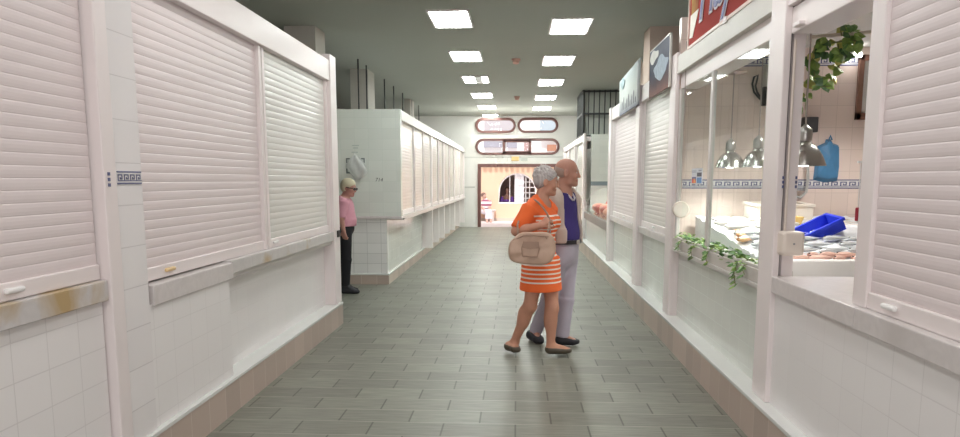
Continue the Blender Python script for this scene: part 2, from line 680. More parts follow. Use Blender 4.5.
def key_frieze(o, u, length, h, nrm):
    """blue meander band on a white strip: returns (strip, pattern) builders"""
    o, u, nrm = Vector(o), Vector(u), Vector(nrm)
    w = Vector((0, 0, 1))
    strip = MB().prism([(0, 0), (length, 0), (length, h), (0, h)], o, u, w, nrm * 0.003)
    pat = MB()

    def bar(a0, a1, b0, b1):
        pat.prism([(a0, b0), (a1, b0), (a1, b1), (a0, b1)], o + nrm * 0.003, u, w, nrm * 0.0015)
    bar(0, length, 0, h * 0.12)
    bar(0, length, h * 0.88, h)
    n = max(1, round(length / (h * 0.95)))
    c = length / n
    for k in range(n):
        x = k * c
        t = 0.13 * c
        bar(x + 0.10 * c, x + 0.10 * c + t, 0.24 * h, 0.76 * h)
        bar(x + 0.10 * c, x + 0.80 * c, 0.66 * h, 0.76 * h)
        bar(x + 0.70 * c, x + 0.83 * c, 0.36 * h, 0.76 * h)
        bar(x + 0.42 * c, x + 0.83 * c, 0.36 * h, 0.46 * h)
        bar(x + 0.42 * c, x + 0.54 * c, 0.36 * h, 0.56 * h)
        bar(x + 0.23 * c, x + 1.08 * c if k < n - 1 else x + c, 0.24 * h, 0.31 * h)
    return strip, pat


def add_frieze(parent, o, u, length, nrm, h=0.062):
    a, b = key_frieze(o, u, length, h, nrm)
    f = obj('frieze', a, FRIEZE_W, parent)
    obj('frieze_pattern', b, FRIEZE_B, f)
    return f


def shutter(parent, s, dd, ya, yb, z0, z1, mat, pitch=0.049, latch=None, guides=True):
    sh = obj('roller_shutter', slats(s, dd, ya + 0.03, yb - 0.03, z0 + 0.07, z1, pitch), mat, parent)
    obj('bottom_rail', B(s * (dd - 0.016), s * (dd + 0.02), ya + 0.03, yb - 0.03, z0, z0 + 0.07), FRAME, sh, bevel=0.006)
    if guides:
        for y in (ya, yb - 0.045):
            obj('guide_rail', B(s * (dd - 0.03), s * (dd + 0.03), y, y + 0.045, z0, z1), FRAME, sh, bevel=0.004)
    if latch:
        yl, m = latch
        obj('latch', MB().box(s * (dd - 0.035), s * (dd - 0.012), yl, yl + 0.10, z0 + 0.028, z0 + 0.05), m, sh, bevel=0.01, segs=3)
    return sh


def post(parent, s, d0, d1, ya, yb, z0, z1, mat=None):
    if s == 1 and d1 < 1.48 and ya > 6:      # tiled foot that widens back to the base panel
        w = MB().hexa([(d1, ya + 0.004, z0), (1.535, ya + 0.004, z0), (1.535, yb - 0.004, z0), (d1, yb - 0.004, z0)],
                      [(d1, ya + 0.004, 0.97), (1.520, ya + 0.004, 0.97), (1.520, yb - 0.004, 0.97), (d1, yb - 0.004, 0.97)])
        obj('post_foot', w, mat or FRAME, parent)
    return obj('post', B(s * d0, s * d1, ya, yb, z0, z1), mat or FRAME, parent, bevel=0.006)


# ---- left row, nearest stall (runs out of the photograph)
t = thing('market_stall', 'nearest shuttered stall on the left aisle, its marble sill stained yellow', 'market stall', (-2.0, 1.6, 0.235), 'closed market stalls')
obj('base_panel', B(-1.895, -4.2, -0.5, 3.02, 0.235, 0.972), TILE, t)
obj('sill', B(-1.865, -2.2, -0.5, 3.028, 0.972, 1.068), MARBLE, t, bevel=0.006)
shutter(t, -1, 1.91, 0.62, 3.05, 1.07, 2.5, SHUT, latch=(2.42, WHITEP), guides=False)
post(t, -1, 1.89, 2.1, -0.5, 0.62, 1.068, 2.72)
obj('fascia', B(-1.87, -2.1, -0.5, 3.025, 2.5, 2.74), FRAME, t, bevel=0.005)
obj('roof_panel', B(-1.95, -4.2, -0.5, 3.025, 2.70, 2.735), WHITEP, t)

# ---- left row, second stall: two shutters
t = thing('market_stall', 'long shuttered stall with two roller shutters and a blue key-pattern pilaster tile', 'market stall', (-2.0, 5.1, 0.235), 'closed market stalls')
post(t, -1, 1.85, 2.05, 3.03, 3.13, 0.235, 2.74)
pil = obj('pilaster', B(-1.86, -2.1, 3.134, 3.36, 0.235, 2.5), TILE_PIL, t)
add_frieze(t, (-1.86, 3.142, 1.50), (0, 1, 0), 0.21, (1, 0, 0))
obj('corner_mark', MB().box(-1.849, -1.846, 3.055, 3.072, 1.49, 1.505).box(-1.849, -1.846, 3.055, 3.072, 1.515, 1.53).box(-1.849, -1.846, 3.055, 3.072, 1.54, 1.555), FRIEZE_B, t)
obj('base_panel', B(-1.87, -4.2, 3.36, 4.36, 0.235, 0.885), TILE, t, bevel=0.003)
obj('base_panel', B(-1.975, -4.2, 4.365, 6.96, 0.235, 0.885), TILE, t)
obj('sill', B(-1.855, -2.2, 3.40, 4.40, 0.876, 0.985), MARBLE_P, t, bevel=0.006)
obj('sill', B(-1.865, -2.2, 4.402, 6.96, 0.905, 0.995), MARBLE, t, bevel=0.006)
obj('under_sill_rail', B(-1.89, -1.98, 4.40, 6.96, 0.868, 0.904), FRAME_G, t, bevel=0.004)
shutter(t, -1, 1.925, 3.38, 5.16, 0.995, 2.5, SHUT, latch=(3.62, plain('yellow_latch', (0.75, 0.55, 0.28), 0.4)))
shutter(t, -1, 1.925, 5.18, 6.96, 0.995, 2.5, SHUT_G, latch=(5.30, WHITEP))
obj('fascia', B(-1.87, -2.15, 3.032, 6.96, 2.5, 2.70), FRAME, t, bevel=0.005)
post(t, -1, 1.86, 2.05, 6.96, 7.18, 0.235, 2.76)
obj('post_lock', B(-1.845, -1.87, 7.05, 7.15, 0.93, 1.0), BLACKP, t, bevel=0.006)
obj('end_wall', B(-2.05, -4.2, 7.06, 7.17, 0.235, 2.66), TILE_GRN, t)
obj('roof_panel', B(-2.0, -4.2, 3.04, 7.17, 2.66, 2.695), WHITEP, t)

# ---- left row beyond the side aisle
E0 = 9.93
t = thing('market_stall', 'shuttered stall with a pale green end wall facing the side aisle', 'market stall', (-2.5, 11.9, 0.16), 'closed stalls of the far left row')
obj('end_wall', B(-1.665, -4.3, E0, E0 + 0.12, 1.0, 2.52), TILE_GRN, t, bevel=0.004)
obj('end_panel', B(-1.885, -4.3, E0 + 0.02, E0 + 0.14, 0.16, 0.965), TILE_SQ, t)
obj('end_ledge', B(-1.66, -4.3, E0 - 0.02, E0 + 0.3, 0.962, 1.0), MARBLE_P, t, bevel=0.004)
obj('base_panel', B(-1.90, -4.2, E0 + 0.14, 13.9, 0.16, 0.962), TILE_GRN, t)
obj('sill', B(-1.67, -2.0, E0 + 0.3, 13.9, 0.93, 1.0), MARBLE_P, t, bevel=0.004)
for ya, yb in ((10.05, 11.5), (11.5, 12.68), (12.68, 13.8)):
    shutter(t, -1, 1.73, ya, yb, 1.0, 2.38, SHUT_F)
for y in (11.46, 12.65):
    post(t, -1, 1.70, 1.76, y, y + 0.07, 1.0, 2.4)
post(t, -1, 1.69, 1.92, 13.8, 13.9, 0.16, 2.4)
obj('fascia', B(-1.67, -1.9, E0 + 0.12, 13.9, 2.38, 2.52), FASC, t, bevel=0.004)
obj('roof_panel', B(-1.7, -4.3, E0 + 0.1, 13.9, 2.48, 2.515), WHITEP, t)
far_left = [(13.92, 16.2, 'second shuttered stall of the far left row, counted from the side aisle'),
            (16.22, 18.9, 'third shuttered stall of the far left row, counted from the side aisle'),
            (18.92, 22.35, 'last shuttered stall of the far left row, next to the exit wall')]
for ya, yb, lab in far_left:
    t = thing('market_stall', lab, 'market stall', (-2.5, (ya + yb) / 2, 0.16), 'closed stalls of the far left row')
    obj('base_panel', B(-1.90, -4.2, ya, yb, 0.16, 0.95), TILE_GRN, t)
    obj('sill', B(-1.67, -2.0, ya, yb, 0.93, 1.0), MARBLE_P, t, bevel=0.004)
    ym = (ya + yb) / 2
    shutter(t, -1, 1.73, ya, ym, 1.0, 2.38, SHUT_F)
    shutter(t, -1, 1.73, ym, yb - 0.1, 1.0, 2.38, SHUT_F)
    post(t, -1, 1.70, 1.9, ym - 0.035, ym + 0.035, 0.16, 2.4)
    post(t, -1, 1.69, 1.92, yb - 0.1, yb, 0.16, 2.4)
    obj('fascia', B(-1.67, -1.9, ya, yb, 2.38, 2.52), FASC, t, bevel=0.004)
    obj('roof_panel', B(-1.7, -4.3, ya, yb, 2.48, 2.515), WHITEP, t)

# ---- right row: the fish stall
t = thing('fish_stall', 'open fish stall with ivy along its window and a red sign on top', 'market stall', (2.4, 4.6, 0.25))
FISH = t
obj('base_panel', B(1.458, 1.60, 0.4, 3.92, 0.25, 0.905), TILE, t)
obj('base_panel', B(1.515, 1.60, 4.14, 6.50, 0.25, 0.895), TILE_GRN, t)
obj('sill', B(1.43, 1.95, 2.96, 3.92, 0.892, 0.985), MARBLE_P, t, bevel=0.006)
obj('sill', B(1.43, 1.75, 0.4, 2.956, 0.892, 0.985), MARBLE_P, t, bevel=0.006)
tr = obj('window_trough', B(1.45, 1.64, 4.15, 6.50, 0.90, 0.985), plain('trough_stone', (0.60, 0.57, 0.53), 0.5), t, bevel=0.004)
obj('trough_rail', B(1.44, 1.475, 4.15, 6.45, 0.875, 0.90).box(1.452, 1.475, 4.15, 6.45, 0.862, 0.873), FRAME_G, tr, bevel=0.003)
post(t, 1, 1.43, 1.470, 3.92, 4.14, 0.25, 3.0)
post(t, 1, 1.43, 1.465, 6.50, 6.74, 0.25, 2.66)
obj('pier', B(1.490, 1.552, 3.94, 4.09, 0.25, 2.72), FRAME, t)
for mx0, my in ((1.460, 3.918), (1.538, 3.938)):
    mk = MB()
    for mz in (1.475, 1.50, 1.525):
        mk.box(mx0, mx0 + 0.009, my - 0.004, my + 0.004, mz, mz + 0.016)
    obj('corner_mark', mk, FRIEZE_B, t)
obj('gap_line', B(1.470, 1.490, 3.945, 4.0, 0.985, 2.5), plain('gap_grey', (0.45, 0.41, 0.41), 0.6), t)
obj('gap_line', B(1.476, 1.480, 3.943, 3.945, 0.985, 2.5), DARKGAP, t)
obj('fascia', B(1.44, 1.62, 4.14, 6.50, 2.47, 2.625), plain('fascia_paint', (0.66, 0.65, 0.60), 0.4), t, bevel=0.004)
obj('shutter_box', MB().prism([(0, 0), (0.16, 0), (0.16, 0.15), (0.01, 0.15), (0, 0.10)], (1.475, 4.14, 2.335), (1, 0, 0), (0, 0, 1), (0, 2.36, 0)), FRAME, t, bevel=0.004)
obj('fascia', B(1.44, 1.62, 0.4, 3.92, 2.44, 3.0), FRAME, t, bevel=0.004)
obj('shutter_box', B(1.465, 1.65, 0.4, 3.92, 2.297, 2.435), FRAME, t, bevel=0.006)
# glazing of the far bay
wf = obj('window_frame', MB().box(1.455, 1.485, 4.14, 4.22, 0.985, 2.335).box(1.465, 1.495, 5.40, 5.46, 0.985, 2.335).box(1.465, 1.495, 6.43, 6.50, 0.985, 2.335).box(1.462, 1.50, 4.22, 6.43, 0.985, 1.005), FRAME_G, t, bevel=0.003)
obj('pane', B(1.478, 1.483, 4.22, 5.40, 1.005, 2.335), GLASS, wf)
obj('pane', B(1.478, 1.483, 5.46, 6.43, 1.005, 2.335), GLASS, wf)
# the near bay with its shutter down
shutter(t, 1, 1.485, 0.5, 2.965, 0.985, 2.297, SHUT, latch=(2.70, WHITEP), guides=False)
obj('jamb', B(1.462, 1.50, 2.935, 3.05, 0.985, 2.44), FRAME, t, bevel=0.006)
obj('jamb_mark', MB().box(1.48, 1.49, 3.048, 3.053, 1.475, 1.492).box(1.48, 1.49, 3.048, 3.053, 1.50, 1.515), FRIEZE_B, t)
obj('hinge_block', B(1.435, 1.475, 3.74, 3.83, 2.31, 2.332), FRAME, t, bevel=0.006)
# inside
iw = obj('inner_wall', B(1.5, 4.3, 6.66, 6.74, 0.25, 3.0), TILE_IN, t)
add_frieze(iw, (1.53, 6.66, 1.44), (1, 0, 0), 2.7, (0, -1, 0), h=0.085)
add_frieze(iw, (1.53, 6.66, 2.555), (1, 0, 0), 2.7, (0, -1, 0), h=0.085)
obj('inner_wall', B(4.22, 4.3, 0.4, 6.66, 0.25, 2.8), TILE_IN, t)
obj('inner_wall', B(1.6, 4.3, 0.4, 0.48, 0.25, 2.8), TILE_IN, t)
obj('stall_ceiling', B(1.63, 4.22, 0.48, 6.66, 2.72, 2.76), plain('stall_ceiling_paint', (0.62, 0.60, 0.57), 0.7), t)

# ---- right row: two shuttered stalls, the open meat stall, the far ones
t = thing('market_stall', 'shuttered stall right beyond the fish stall, under the dark advertising board', 'market stall', (2.4, 7.6, 0.25), 'closed stalls of the right row')
obj('base_panel', B(1.515, 4.2, 6.75, 8.36, 0.25, 0.90), TILE_GRN, t)
obj('sill', B(1.45, 1.75, 6.75, 8.36, 0.90, 0.975), MARBLE_P, t, bevel=0.005)
shutter(t, 1, 1.50, 6.76, 8.35, 0.975, 2.42, SHUT_G, latch=(7.5, WHITEP))
obj('fascia', B(1.44, 1.66, 6.75, 8.36, 2.42, 2.60), FRAME, t, bevel=0.004)
post(t, 1, 1.43, 1.475, 8.36, 8.60, 0.25, 2.62)
obj('roof_panel', B(1.5, 4.3, 6.76, 8.6, 2.55, 2.6), WHITEP, t)
t = thing('market_stall', 'shuttered stall under the pale advertising board, beside the meat stall', 'market stall', (2.4, 9.8, 0.25), 'closed stalls of the right row')
obj('base_panel', B(1.515, 4.2, 8.61, 10.86, 0.25, 0.90), TILE_GRN, t)
obj('sill', B(1.45, 1.75, 8.61, 10.86, 0.90, 0.975), MARBLE_P, t, bevel=0.005)
shutter(t, 1, 1.50, 8.62, 10.85, 0.975, 2.42, SHUT, latch=(9.6, WHITEP))
obj('fascia', B(1.44, 1.66, 8.61, 10.86, 2.42, 2.60), FRAME, t, bevel=0.004)
post(t, 1, 1.43, 1.475, 10.86, 11.10, 0.25, 2.62)
obj('end_wall', B(1.6, 4.3, 10.95, 11.05, 0.25, 2.6), TILE_GRN, t)
obj('roof_panel', B(1.5, 4.3, 8.62, 11.05, 2.55, 2.6), WHITEP, t)

t = thing('meat_stall', 'open stall with a curved glass counter of red meat that the couple looks at', 'market stall', (2.4, 13.2, 0.25))
iw = obj('inner_wall', B(1.6, 4.3, 15.22, 15.34, 0.25, 2.5), TILE_GRN, t)
f = obj('dark_frieze', B(1.6, 4.25, 15.21, 15.22, 1.40, 1.49), plain('slate_blue_tile', (0.22, 0.28, 0.30), 0.3), iw)
obj('inner_wall', B(4.2, 4.3, 11.1, 15.22, 0.25, 2.5), TILE_GRN, t)
post(t, 1, 1.43, 1.475, 15.2, 15.4, 0.25, 2.52)
fr_right = [(15.41, 17.6, 'shuttered stall below the barred cage, behind the standing couple'), (17.62, 19.8, 'next to last shuttered stall of the right row, behind the couple'),
            (19.82, 21.9, 'last shuttered stall of the right row, beside the exit')]
for ya, yb, lab in fr_right:
    t = thing('market_stall', lab, 'market stall', (2.4, (ya + yb) / 2, 0.25), 'closed stalls of the right row')
    obj('base_panel', B(1.515, 4.2, ya, yb, 0.25, 0.90), TILE_GRN, t)
    obj('sill', B(1.45, 1.75, ya, yb, 0.90, 0.975), MARBLE_P, t, bevel=0.005)
    shutter(t, 1, 1.50, ya, yb - 0.15, 0.975, 2.36, SHUT_G)
    obj('fascia', B(1.44, 1.66, ya, yb, 2.36, 2.5), FRAME, t, bevel=0.004)
    post(t, 1, 1.43, 1.475, yb - 0.15, yb, 0.25, 2.52)
    obj('roof_panel', B(1.5, 4.3, ya, yb, 2.46, 2.5), WHITEP, t)

# meat counter
t = thing('display_counter', 'curved glass meat counter standing in the open stall', 'display counter', (1.9, 13.0, 0.25))
obj('counter_base', B(1.50, 2.12, 11.2, 15.1, 0.25, 0.72), plain('counter_panel', (0.62, 0.64, 0.60), 0.25), t, bevel=0.01)
obj('bumper_band', B(1.455, 1.52, 11.2, 15.1, 0.70, 0.84), plain('dark_steel', (0.12, 0.12, 0.115), 0.35), t, bevel=0.01)
obj('display_deck', MB().prism([(0, 0), (0.58, 0.08), (0.58, 0.03), (0, -0.05)], (1.52, 11.25, 0.84), (1, 0, 0), (0, 0, 1), (0, 3.8, 0)), CHROME, t)
arc = [(1.475 + 0.50 * (1 - math.cos(a)), 0.84 + 0.54 * math.sin(a)) for a in [math.pi / 2 * k / 12 for k in range(13)]]
mb = MB()
vs = []
for x, z in arc:
    vs += [(x, 11.25, z), (x, 15.05, z)]
mb.add(vs, [(2 * i, 2 * i + 1, 2 * i + 3, 2 * i + 2) for i in range(12)])
obj('curved_glass', mb, GLASS, t, smooth=True)
endp = MB()
poly = [(x - 1.475, z - 0.84) for x, z in arc] + [(0.62, 0.54), (0.62, 0)]
endp.prism(poly, (1.475, 11.22, 0.84), (1, 0, 0), (0, 0, 1), (0, 0.02, 0))
obj('end_glass', endp, GLASS, t)
edge = MB().tube([(x, 11.22, z) for x, z in arc], 0.007, 6).tube([(x, 15.08, z) for x, z in arc], 0.007, 6)
obj('glass_edge', edge, FRAME_G, t)
obj('top_shelf', B(1.93, 2.13, 11.2, 15.1, 1.38, 1.41), CHROME, t, bevel=0.004)
MEAT = [plain('red_meat', (0.50, 0.12, 0.09), 0.35, var=0.3, scale=14), plain('pink_meat', (0.80, 0.42, 0.31), 0.35, var=0.25, scale=12)]


def lump(c, r, seed, squash=(1, 1, 1), n=12):
    rr = random.Random(seed)
    ph = [rr.uniform(0, 6.28) for _ in range(4)]
    vs, fs = [], []
    for i in range(n + 1):
        th = math.pi * i / n
        for k in range(n):
            a = 2 * math.pi * k / n
            q = r * (1 + 0.13 * math.sin(2 * a + ph[0]) * math.sin(th) + 0.10 * math.sin(3 * th + ph[1]) + 0.05 * math.sin(4 * a + ph[2]))
            vs.append((c[0] + q * squash[0] * math.sin(th) * math.cos(a), c[1] + q * squash[1] * math.sin(th) * math.sin(a), c[2] + q * squash[2] * math.cos(th)))
    for i in range(n):
        for k in range(n):
            fs.append((i * n + k, (i + 1) * n + k, (i + 1) * n + (k + 1) % n, i * n + (k + 1) % n))
    return MB().add(vs, fs)


for j, y in enumerate((11.45, 11.85, 12.3, 12.75, 13.2, 13.65, 14.1, 14.6)):
    for k, dx in enumerate((0.15, 0.40)):
        m = obj('meat_joint', lump((0, 0, 0), 0.135, j * 3 + k, (1.0, 1.0, 0.8)), MEAT[(j + k) % 2], smooth=True)
        m.location = (1.57 + dx, y + 0.1 * k, 0.905 + 0.22 * dx)
        props(m, 'joint of red meat laid out behind the curved counter glass', 'meat', 'joints of meat in the curved counter')

# ------------------------------------------------------------------ signs and boards
RX = (math.pi / 2, 0, -math.pi / 2)
t = thing('shop_sign', 'red sign board with blue lettering above the fish stall window', 'sign', (1.45, 5.1, 2.63))
obj('sign_board', B(1.445, 1.475, 4.16, 6.12, 2.635, 3.35), plain('sign_red', (0.38, 0.065, 0.055), 0.8, var=0.06, spec=0.1), t)
obj('sign_frame', MB().box(1.435, 1.485, 4.10, 6.14, 2.612, 2.636).box(1.435, 1.485, 6.12, 6.14, 2.636, 3.36).box(1.435, 1.485, 4.10, 4.12, 2.636, 3.36).box(1.435, 1.485, 4.1, 6.14, 3.35, 3.37), plain('sign_edge', (0.78, 0.62, 0.54), 0.4), t)
obj('sign_bracket', B(1.428, 1.437, 5.02, 5.09, 2.60, 2.64), FRAME, t)
gl = MB().prism([(0.02, 0.16), (0.22, 0.16), (0.25, 0.62), (-0.0, 0.62)], (1.445, 6.08, 2.66), (0, -1, 0), (0, 0, 1), (-0.002, 0, 0))
obj('picture_patch', gl, painting_mat('amber_print', [(0, (0.40, 0.30, 0.10)), (0.5, (0.33, 0.13, 0.07)), (1, (0.45, 0.33, 0.12))], 'Y', 14, 0.6, 0.5, 1.0), t)
obj('picture_patch', MB().prism([(0.0, 0.0), (0.10, -0.01), (0.22, 0.12), (0.27, 0.18), (0.02, 0.18)], (1.444, 6.10, 2.70), (0, -1, 0), (0, 0, 1), (-0.003, 0, 0)), plain('sign_white', (0.78, 0.77, 0.68), 0.5), t)
text('lettering', 'Playa', 0.56, (1.438, 5.80, 2.775), RX, plain('sign_outline', (0.74, 0.70, 0.76), 0.5), t, extrude=0.002, shear=0.25, bold=0.018)
text('lettering', 'Playa', 0.56, (1.434, 5.80, 2.775), RX, plain('sign_blue', (0.20, 0.24, 0.46), 0.5), t, extrude=0.002, shear=0.25)

t = thing('advertising_board', 'dark advertising board with a blue oval above the first shutter', 'sign', (1.42, 7.15, 2.39))
obj('board', B(1.405, 1.42, 6.68, 7.66, 2.385, 2.86), painting_mat('dark_poster', [(0.0, (0.30, 0.19, 0.17)), (0.25, (0.16, 0.13, 0.14)), (0.5, (0.12, 0.13, 0.17)), (0.85, (0.20, 0.22, 0.26))], 'Z', 5, 0.35, 0, 0.47), t)
obj('board_edge', MB().box(1.403, 1.422, 6.665, 6.69, 2.38, 2.87).box(1.403, 1.422, 6.665, 7.67, 2.858, 2.87), plain('board_edge_paint', (0.55, 0.54, 0.50), 0.4), t)
ov = [(0.33 * math.cos(a) * (1 + 0.12 * math.sin(5 * a)), 0.105 * math.sin(a) * (1 + 0.2 * math.cos(4 * a))) for a in [2 * math.pi * k / 32 for k in range(32)]]
obj('blue_print', MB().prism(ov, (1.405, 7.08, 2.62), (0, -1, 0), (0, 0, 1), (-0.002, 0, 0)), plain('poster_blue', (0.27, 0.36, 0.46), 0.5, var=0.4, scale=22), t)
ov2 = [(0.22 * math.cos(a), 0.06 * math.sin(a) * (1 + 0.3 * math.cos(3 * a))) for a in [2 * math.pi * k / 24 for k in range(24)]]
obj('cloud_print', MB().prism(ov2, (1.405, 7.42, 2.78), (0, -1, 0), (0, 0, 1), (-0.002, 0, 0)), plain('poster_cloud', (0.66, 0.66, 0.62), 0.5, var=0.2, scale=9), t)

t = thing('advertising_board', 'pale blue advertising board with dark figures along its foot', 'sign', (1.42, 9.1, 2.39))
bd = MB().hexa([(1.40, 8.30, 2.395), (1.415, 8.30, 2.395), (1.415, 9.78, 2.39), (1.40, 9.78, 2.39)], [(1.405, 8.28, 2.92), (1.42, 8.28, 2.92), (1.42, 9.88, 2.86), (1.405, 9.88, 2.86)])
obj('board', bd, painting_mat('pale_poster', [(0.0, (0.28, 0.29, 0.34)), (0.14, (0.46, 0.47, 0.49)), (0.4, (0.60, 0.62, 0.60)), (0.9, (0.50, 0.55, 0.55))], 'Z', 4, 0.2, 0, 0.5), t)
figs = MB()
for k in range(9):
    y = 9.55 - 0.13 * k
    h = 0.10 + 0.05 * math.sin(k * 2.1)
    figs.prism([(0, 0), (0.035, 0), (0.04, h), (0.02, h + 0.02), (0.0, h * 0.9)], (1.40, y, 2.44), (0, -1, 0), (0, 0, 1), (-0.003, 0, 0))
obj('figure_print', figs, plain('poster_dark', (0.10, 0.10, 0.12), 0.5), t)
obj('logo_print', MB().prism([(p[0] * 0.5, p[1] * 0.6) for p in ov], (1.40, 9.5, 2.79), (0, -1, 0), (0, 0, 1), (-0.006, 0, 0)), plain('poster_teal', (0.25, 0.36, 0.40), 0.5, var=0.3, scale=20), t)
obj('red_edge', B(1.396, 1.399, 8.31, 8.36, 2.40, 2.9), plain('poster_grey', (0.30, 0.30, 0.33), 0.5), t)

t = thing('payment_sticker', 'card payment sticker on the fish stall window', 'sticker', (1.476, 5.6, 1.49))
obj('sticker_sheet', B(1.474, 1.477, 5.640, 5.970, 1.485, 1.615), plain('sticker_white', (0.70, 0.74, 0.80), 0.4), t)
for (ya, yb, za, zb, c, nm) in ((5.830, 5.955, 1.495, 1.53, (0.75, 0.10, 0.05), 'red'), (5.830, 5.955, 1.515, 1.545, (0.10, 0.10, 0.30), 'navy'), (5.655, 5.795, 1.495, 1.54, (0.12, 0.30, 0.62), 'blue'), (5.655, 5.795, 1.548, 1.58, (0.06, 0.06, 0.09), 'black')):
    obj('card_logo', B(1.4722, 1.474, ya, yb, za, zb), plain('card_' + nm, c, 0.4), t)
for yy, c, nm in ((5.915, (0.8, 0.08, 0.05), 'red'), (5.870, (0.95, 0.45, 0.10), 'orange')):
    obj('card_logo', MB().prism([(0.024 * math.cos(2 * math.pi * k / 16), 0.02 * math.sin(2 * math.pi * k / 16)) for k in range(16)], (1.4722, yy, 1.512), (0, -1, 0), (0, 0, 1), (-0.0006, 0, 0)), plain('card_' + nm + '_dot', c, 0.4), t)
obj('card_text', MB().box(1.4722, 1.474, 5.820, 5.960, 1.592, 1.597).box(1.4722, 1.474, 5.820, 5.960, 1.582, 1.586).box(1.4722, 1.474, 5.660, 5.750, 1.59, 1.602), plain('card_grey', (0.35, 0.38, 0.45), 0.5), t)

# little signs above the exit, at the far wall
t = thing('exit_notice', 'small yellow notice above the exit doorway', 'sign', (-0.1, HALL_END - 0.02, 2.15))
p0, p1 = at(511.5, 161, HALL_END - 0.02), at(519, 156.5, HALL_END - 0.02)
obj('notice_plate', B(p0.x, p1.x, HALL_END - 0.025, HALL_END, p0.z, p1.z), plain('notice_yellow', (0.75, 0.56, 0.25), 0.5), t)
obj('notice_border', B(p0.x, p1.x, HALL_END - 0.028, HALL_END - 0.025, p0.z, p0.z + 0.02), plain('notice_brown', (0.5, 0.33, 0.15), 0.5), t)
t = thing('exit_notice', 'small white notice with grey writing, next to the yellow one', 'sign', (0.25, HALL_END - 0.02, 2.15))
p0, p1 = at(520.5, 161.5, HALL_END - 0.02), at(528, 157.5, HALL_END - 0.02)
obj('notice_plate', B(p0.x, p1.x, HALL_END - 0.025, HALL_END, p0.z, p1.z), plain('notice_white', (0.74, 0.76, 0.70), 0.5), t)
ln = MB()
for k in range(3):
    ln.box(p0.x + 0.02, p1.x - 0.02, HALL_END - 0.028, HALL_END - 0.025, p0.z + 0.025 + 0.035 * k, p0.z + 0.037 + 0.035 * k)
obj('notice_writing', ln, plain('notice_ink', (0.32, 0.34, 0.32), 0.5), t)

# stall number and paper on the green end wall
t = thing('stall_number', 'black handwritten stall number on the pale green end wall', 'writing', (-2.1, E0, 1.5))
p = at(375, 181.5, E0 - 0.002)
text('lettering', '714', 0.075, (p.x, E0 - 0.001, p.z), (math.pi / 2, 0, 0), plain('marker_ink', (0.06, 0.07, 0.07), 0.6), t, extrude=0.001, shear=0.2)
t = thing('wall_notice', 'small faded printed notice high on the pale green end wall', 'notice', (-2.4, E0, 1.9))
ln = MB()
for (x0, x1, y) in ((352, 359, 145.5), (353, 358, 148), (351.5, 358, 152.3)):
    a, b = at(x0, y, E0), at(x1, y, E0)
    ln.box(a.x, b.x, E0 - 0.002, E0, a.z - 0.008, a.z + 0.008)
obj('faint_writing', ln, plain('faint_ink', (0.50, 0.55, 0.52), 0.6), t)
p0, p1 = at(346.5, 173.5, E0), at(365, 158, E0)
t = thing('notice_board', 'small dark cornered board on the green wall behind a plastic bag', 'notice', ((p0.x + p1.x) / 2, E0, p0.z))
obj('board_sheet', B(p0.x, p1.x, E0 - 0.012, E0, p0.z, p1.z), plain('board_sheet', (0.62, 0.68, 0.64), 0.5), t)
cm = MB()
for cx, sx in ((p0.x, 1), (p1.x, -1)):
    for cz, sz in ((p0.z, 1), (p1.z, -1)):
        cm.box(cx, cx + sx * 0.055, E0 - 0.016, E0 - 0.012, cz, cz + sz * 0.02)
        cm.box(cx, cx + sx * 0.02, E0 - 0.016, E0 - 0.012, cz, cz + sz * 0.07)
obj('corner_clip', cm, plain('clip_grey', (0.20, 0.22, 0.22), 0.5), t)
# thin plastic bag hung over it
bag = thing('plastic_bag', 'crumpled translucent white plastic bag hanging on the green wall', 'bag', tuple(at(356, 178, E0 - 0.03)))
rows = [(155, 355.3, 1.4), (157.5, 355.3, 4.2), (160.5, 355.6, 7.0), (164, 356, 9.2), (168, 357, 9.8), (172, 358, 8.8), (176, 358, 6.2), (179.5, 357.5, 2.6)]
vs, fs = [], []
nk = 18
for j, (y, cx, hw) in enumerate(rows):
    for k in range(nk):
        a = 2 * math.pi * k / nk
        px = cx + hw * math.cos(a) * (1 + 0.07 * math.sin(3 * a + 1.3 * j))
        pt = at(px, y, E0 - 0.045 - 0.035 * math.sin(a) * (0.4 + hw / 8) - 0.022 * math.sin(5 * a + 0.8 * j) * min(1, hw / 6))
        vs.append(pt)
for j in range(len(rows) - 1):
    for k in range(nk):
        fs.append((j * nk + k, j * nk + (k + 1) % nk, (j + 1) * nk + (k + 1) % nk, (j + 1) * nk + k))
fs.append(tuple((len(rows) - 1) * nk + k for k in range(nk)))
obj('bag_body', MB().add(vs, fs), plain('thin_plastic', (0.80, 0.82, 0.80), 0.3, var=0.15, scale=12), bag, smooth=True)
obj('bag_loop', MB().tube([at(354, 157, E0 - 0.045), at(355, 152.5, E0 - 0.03), at(356.3, 157, E0 - 0.045)], 0.006, 6), MATS['thin_plastic'], bag)
MATS['thin_plastic'].node_tree.nodes['Principled BSDF'].inputs['Alpha'].default_value = 0.62

# ------------------------------------------------------------------ ceiling things
LAMP = emit_mat('fluorescent_light', (0.94, 1.0, 0.955), 29.0)
LAMP_EDGE = plain('light_reflector', (0.85, 0.87, 0.86), 0.3, emit=(0.9, 1.0, 0.97), estr=2.2)


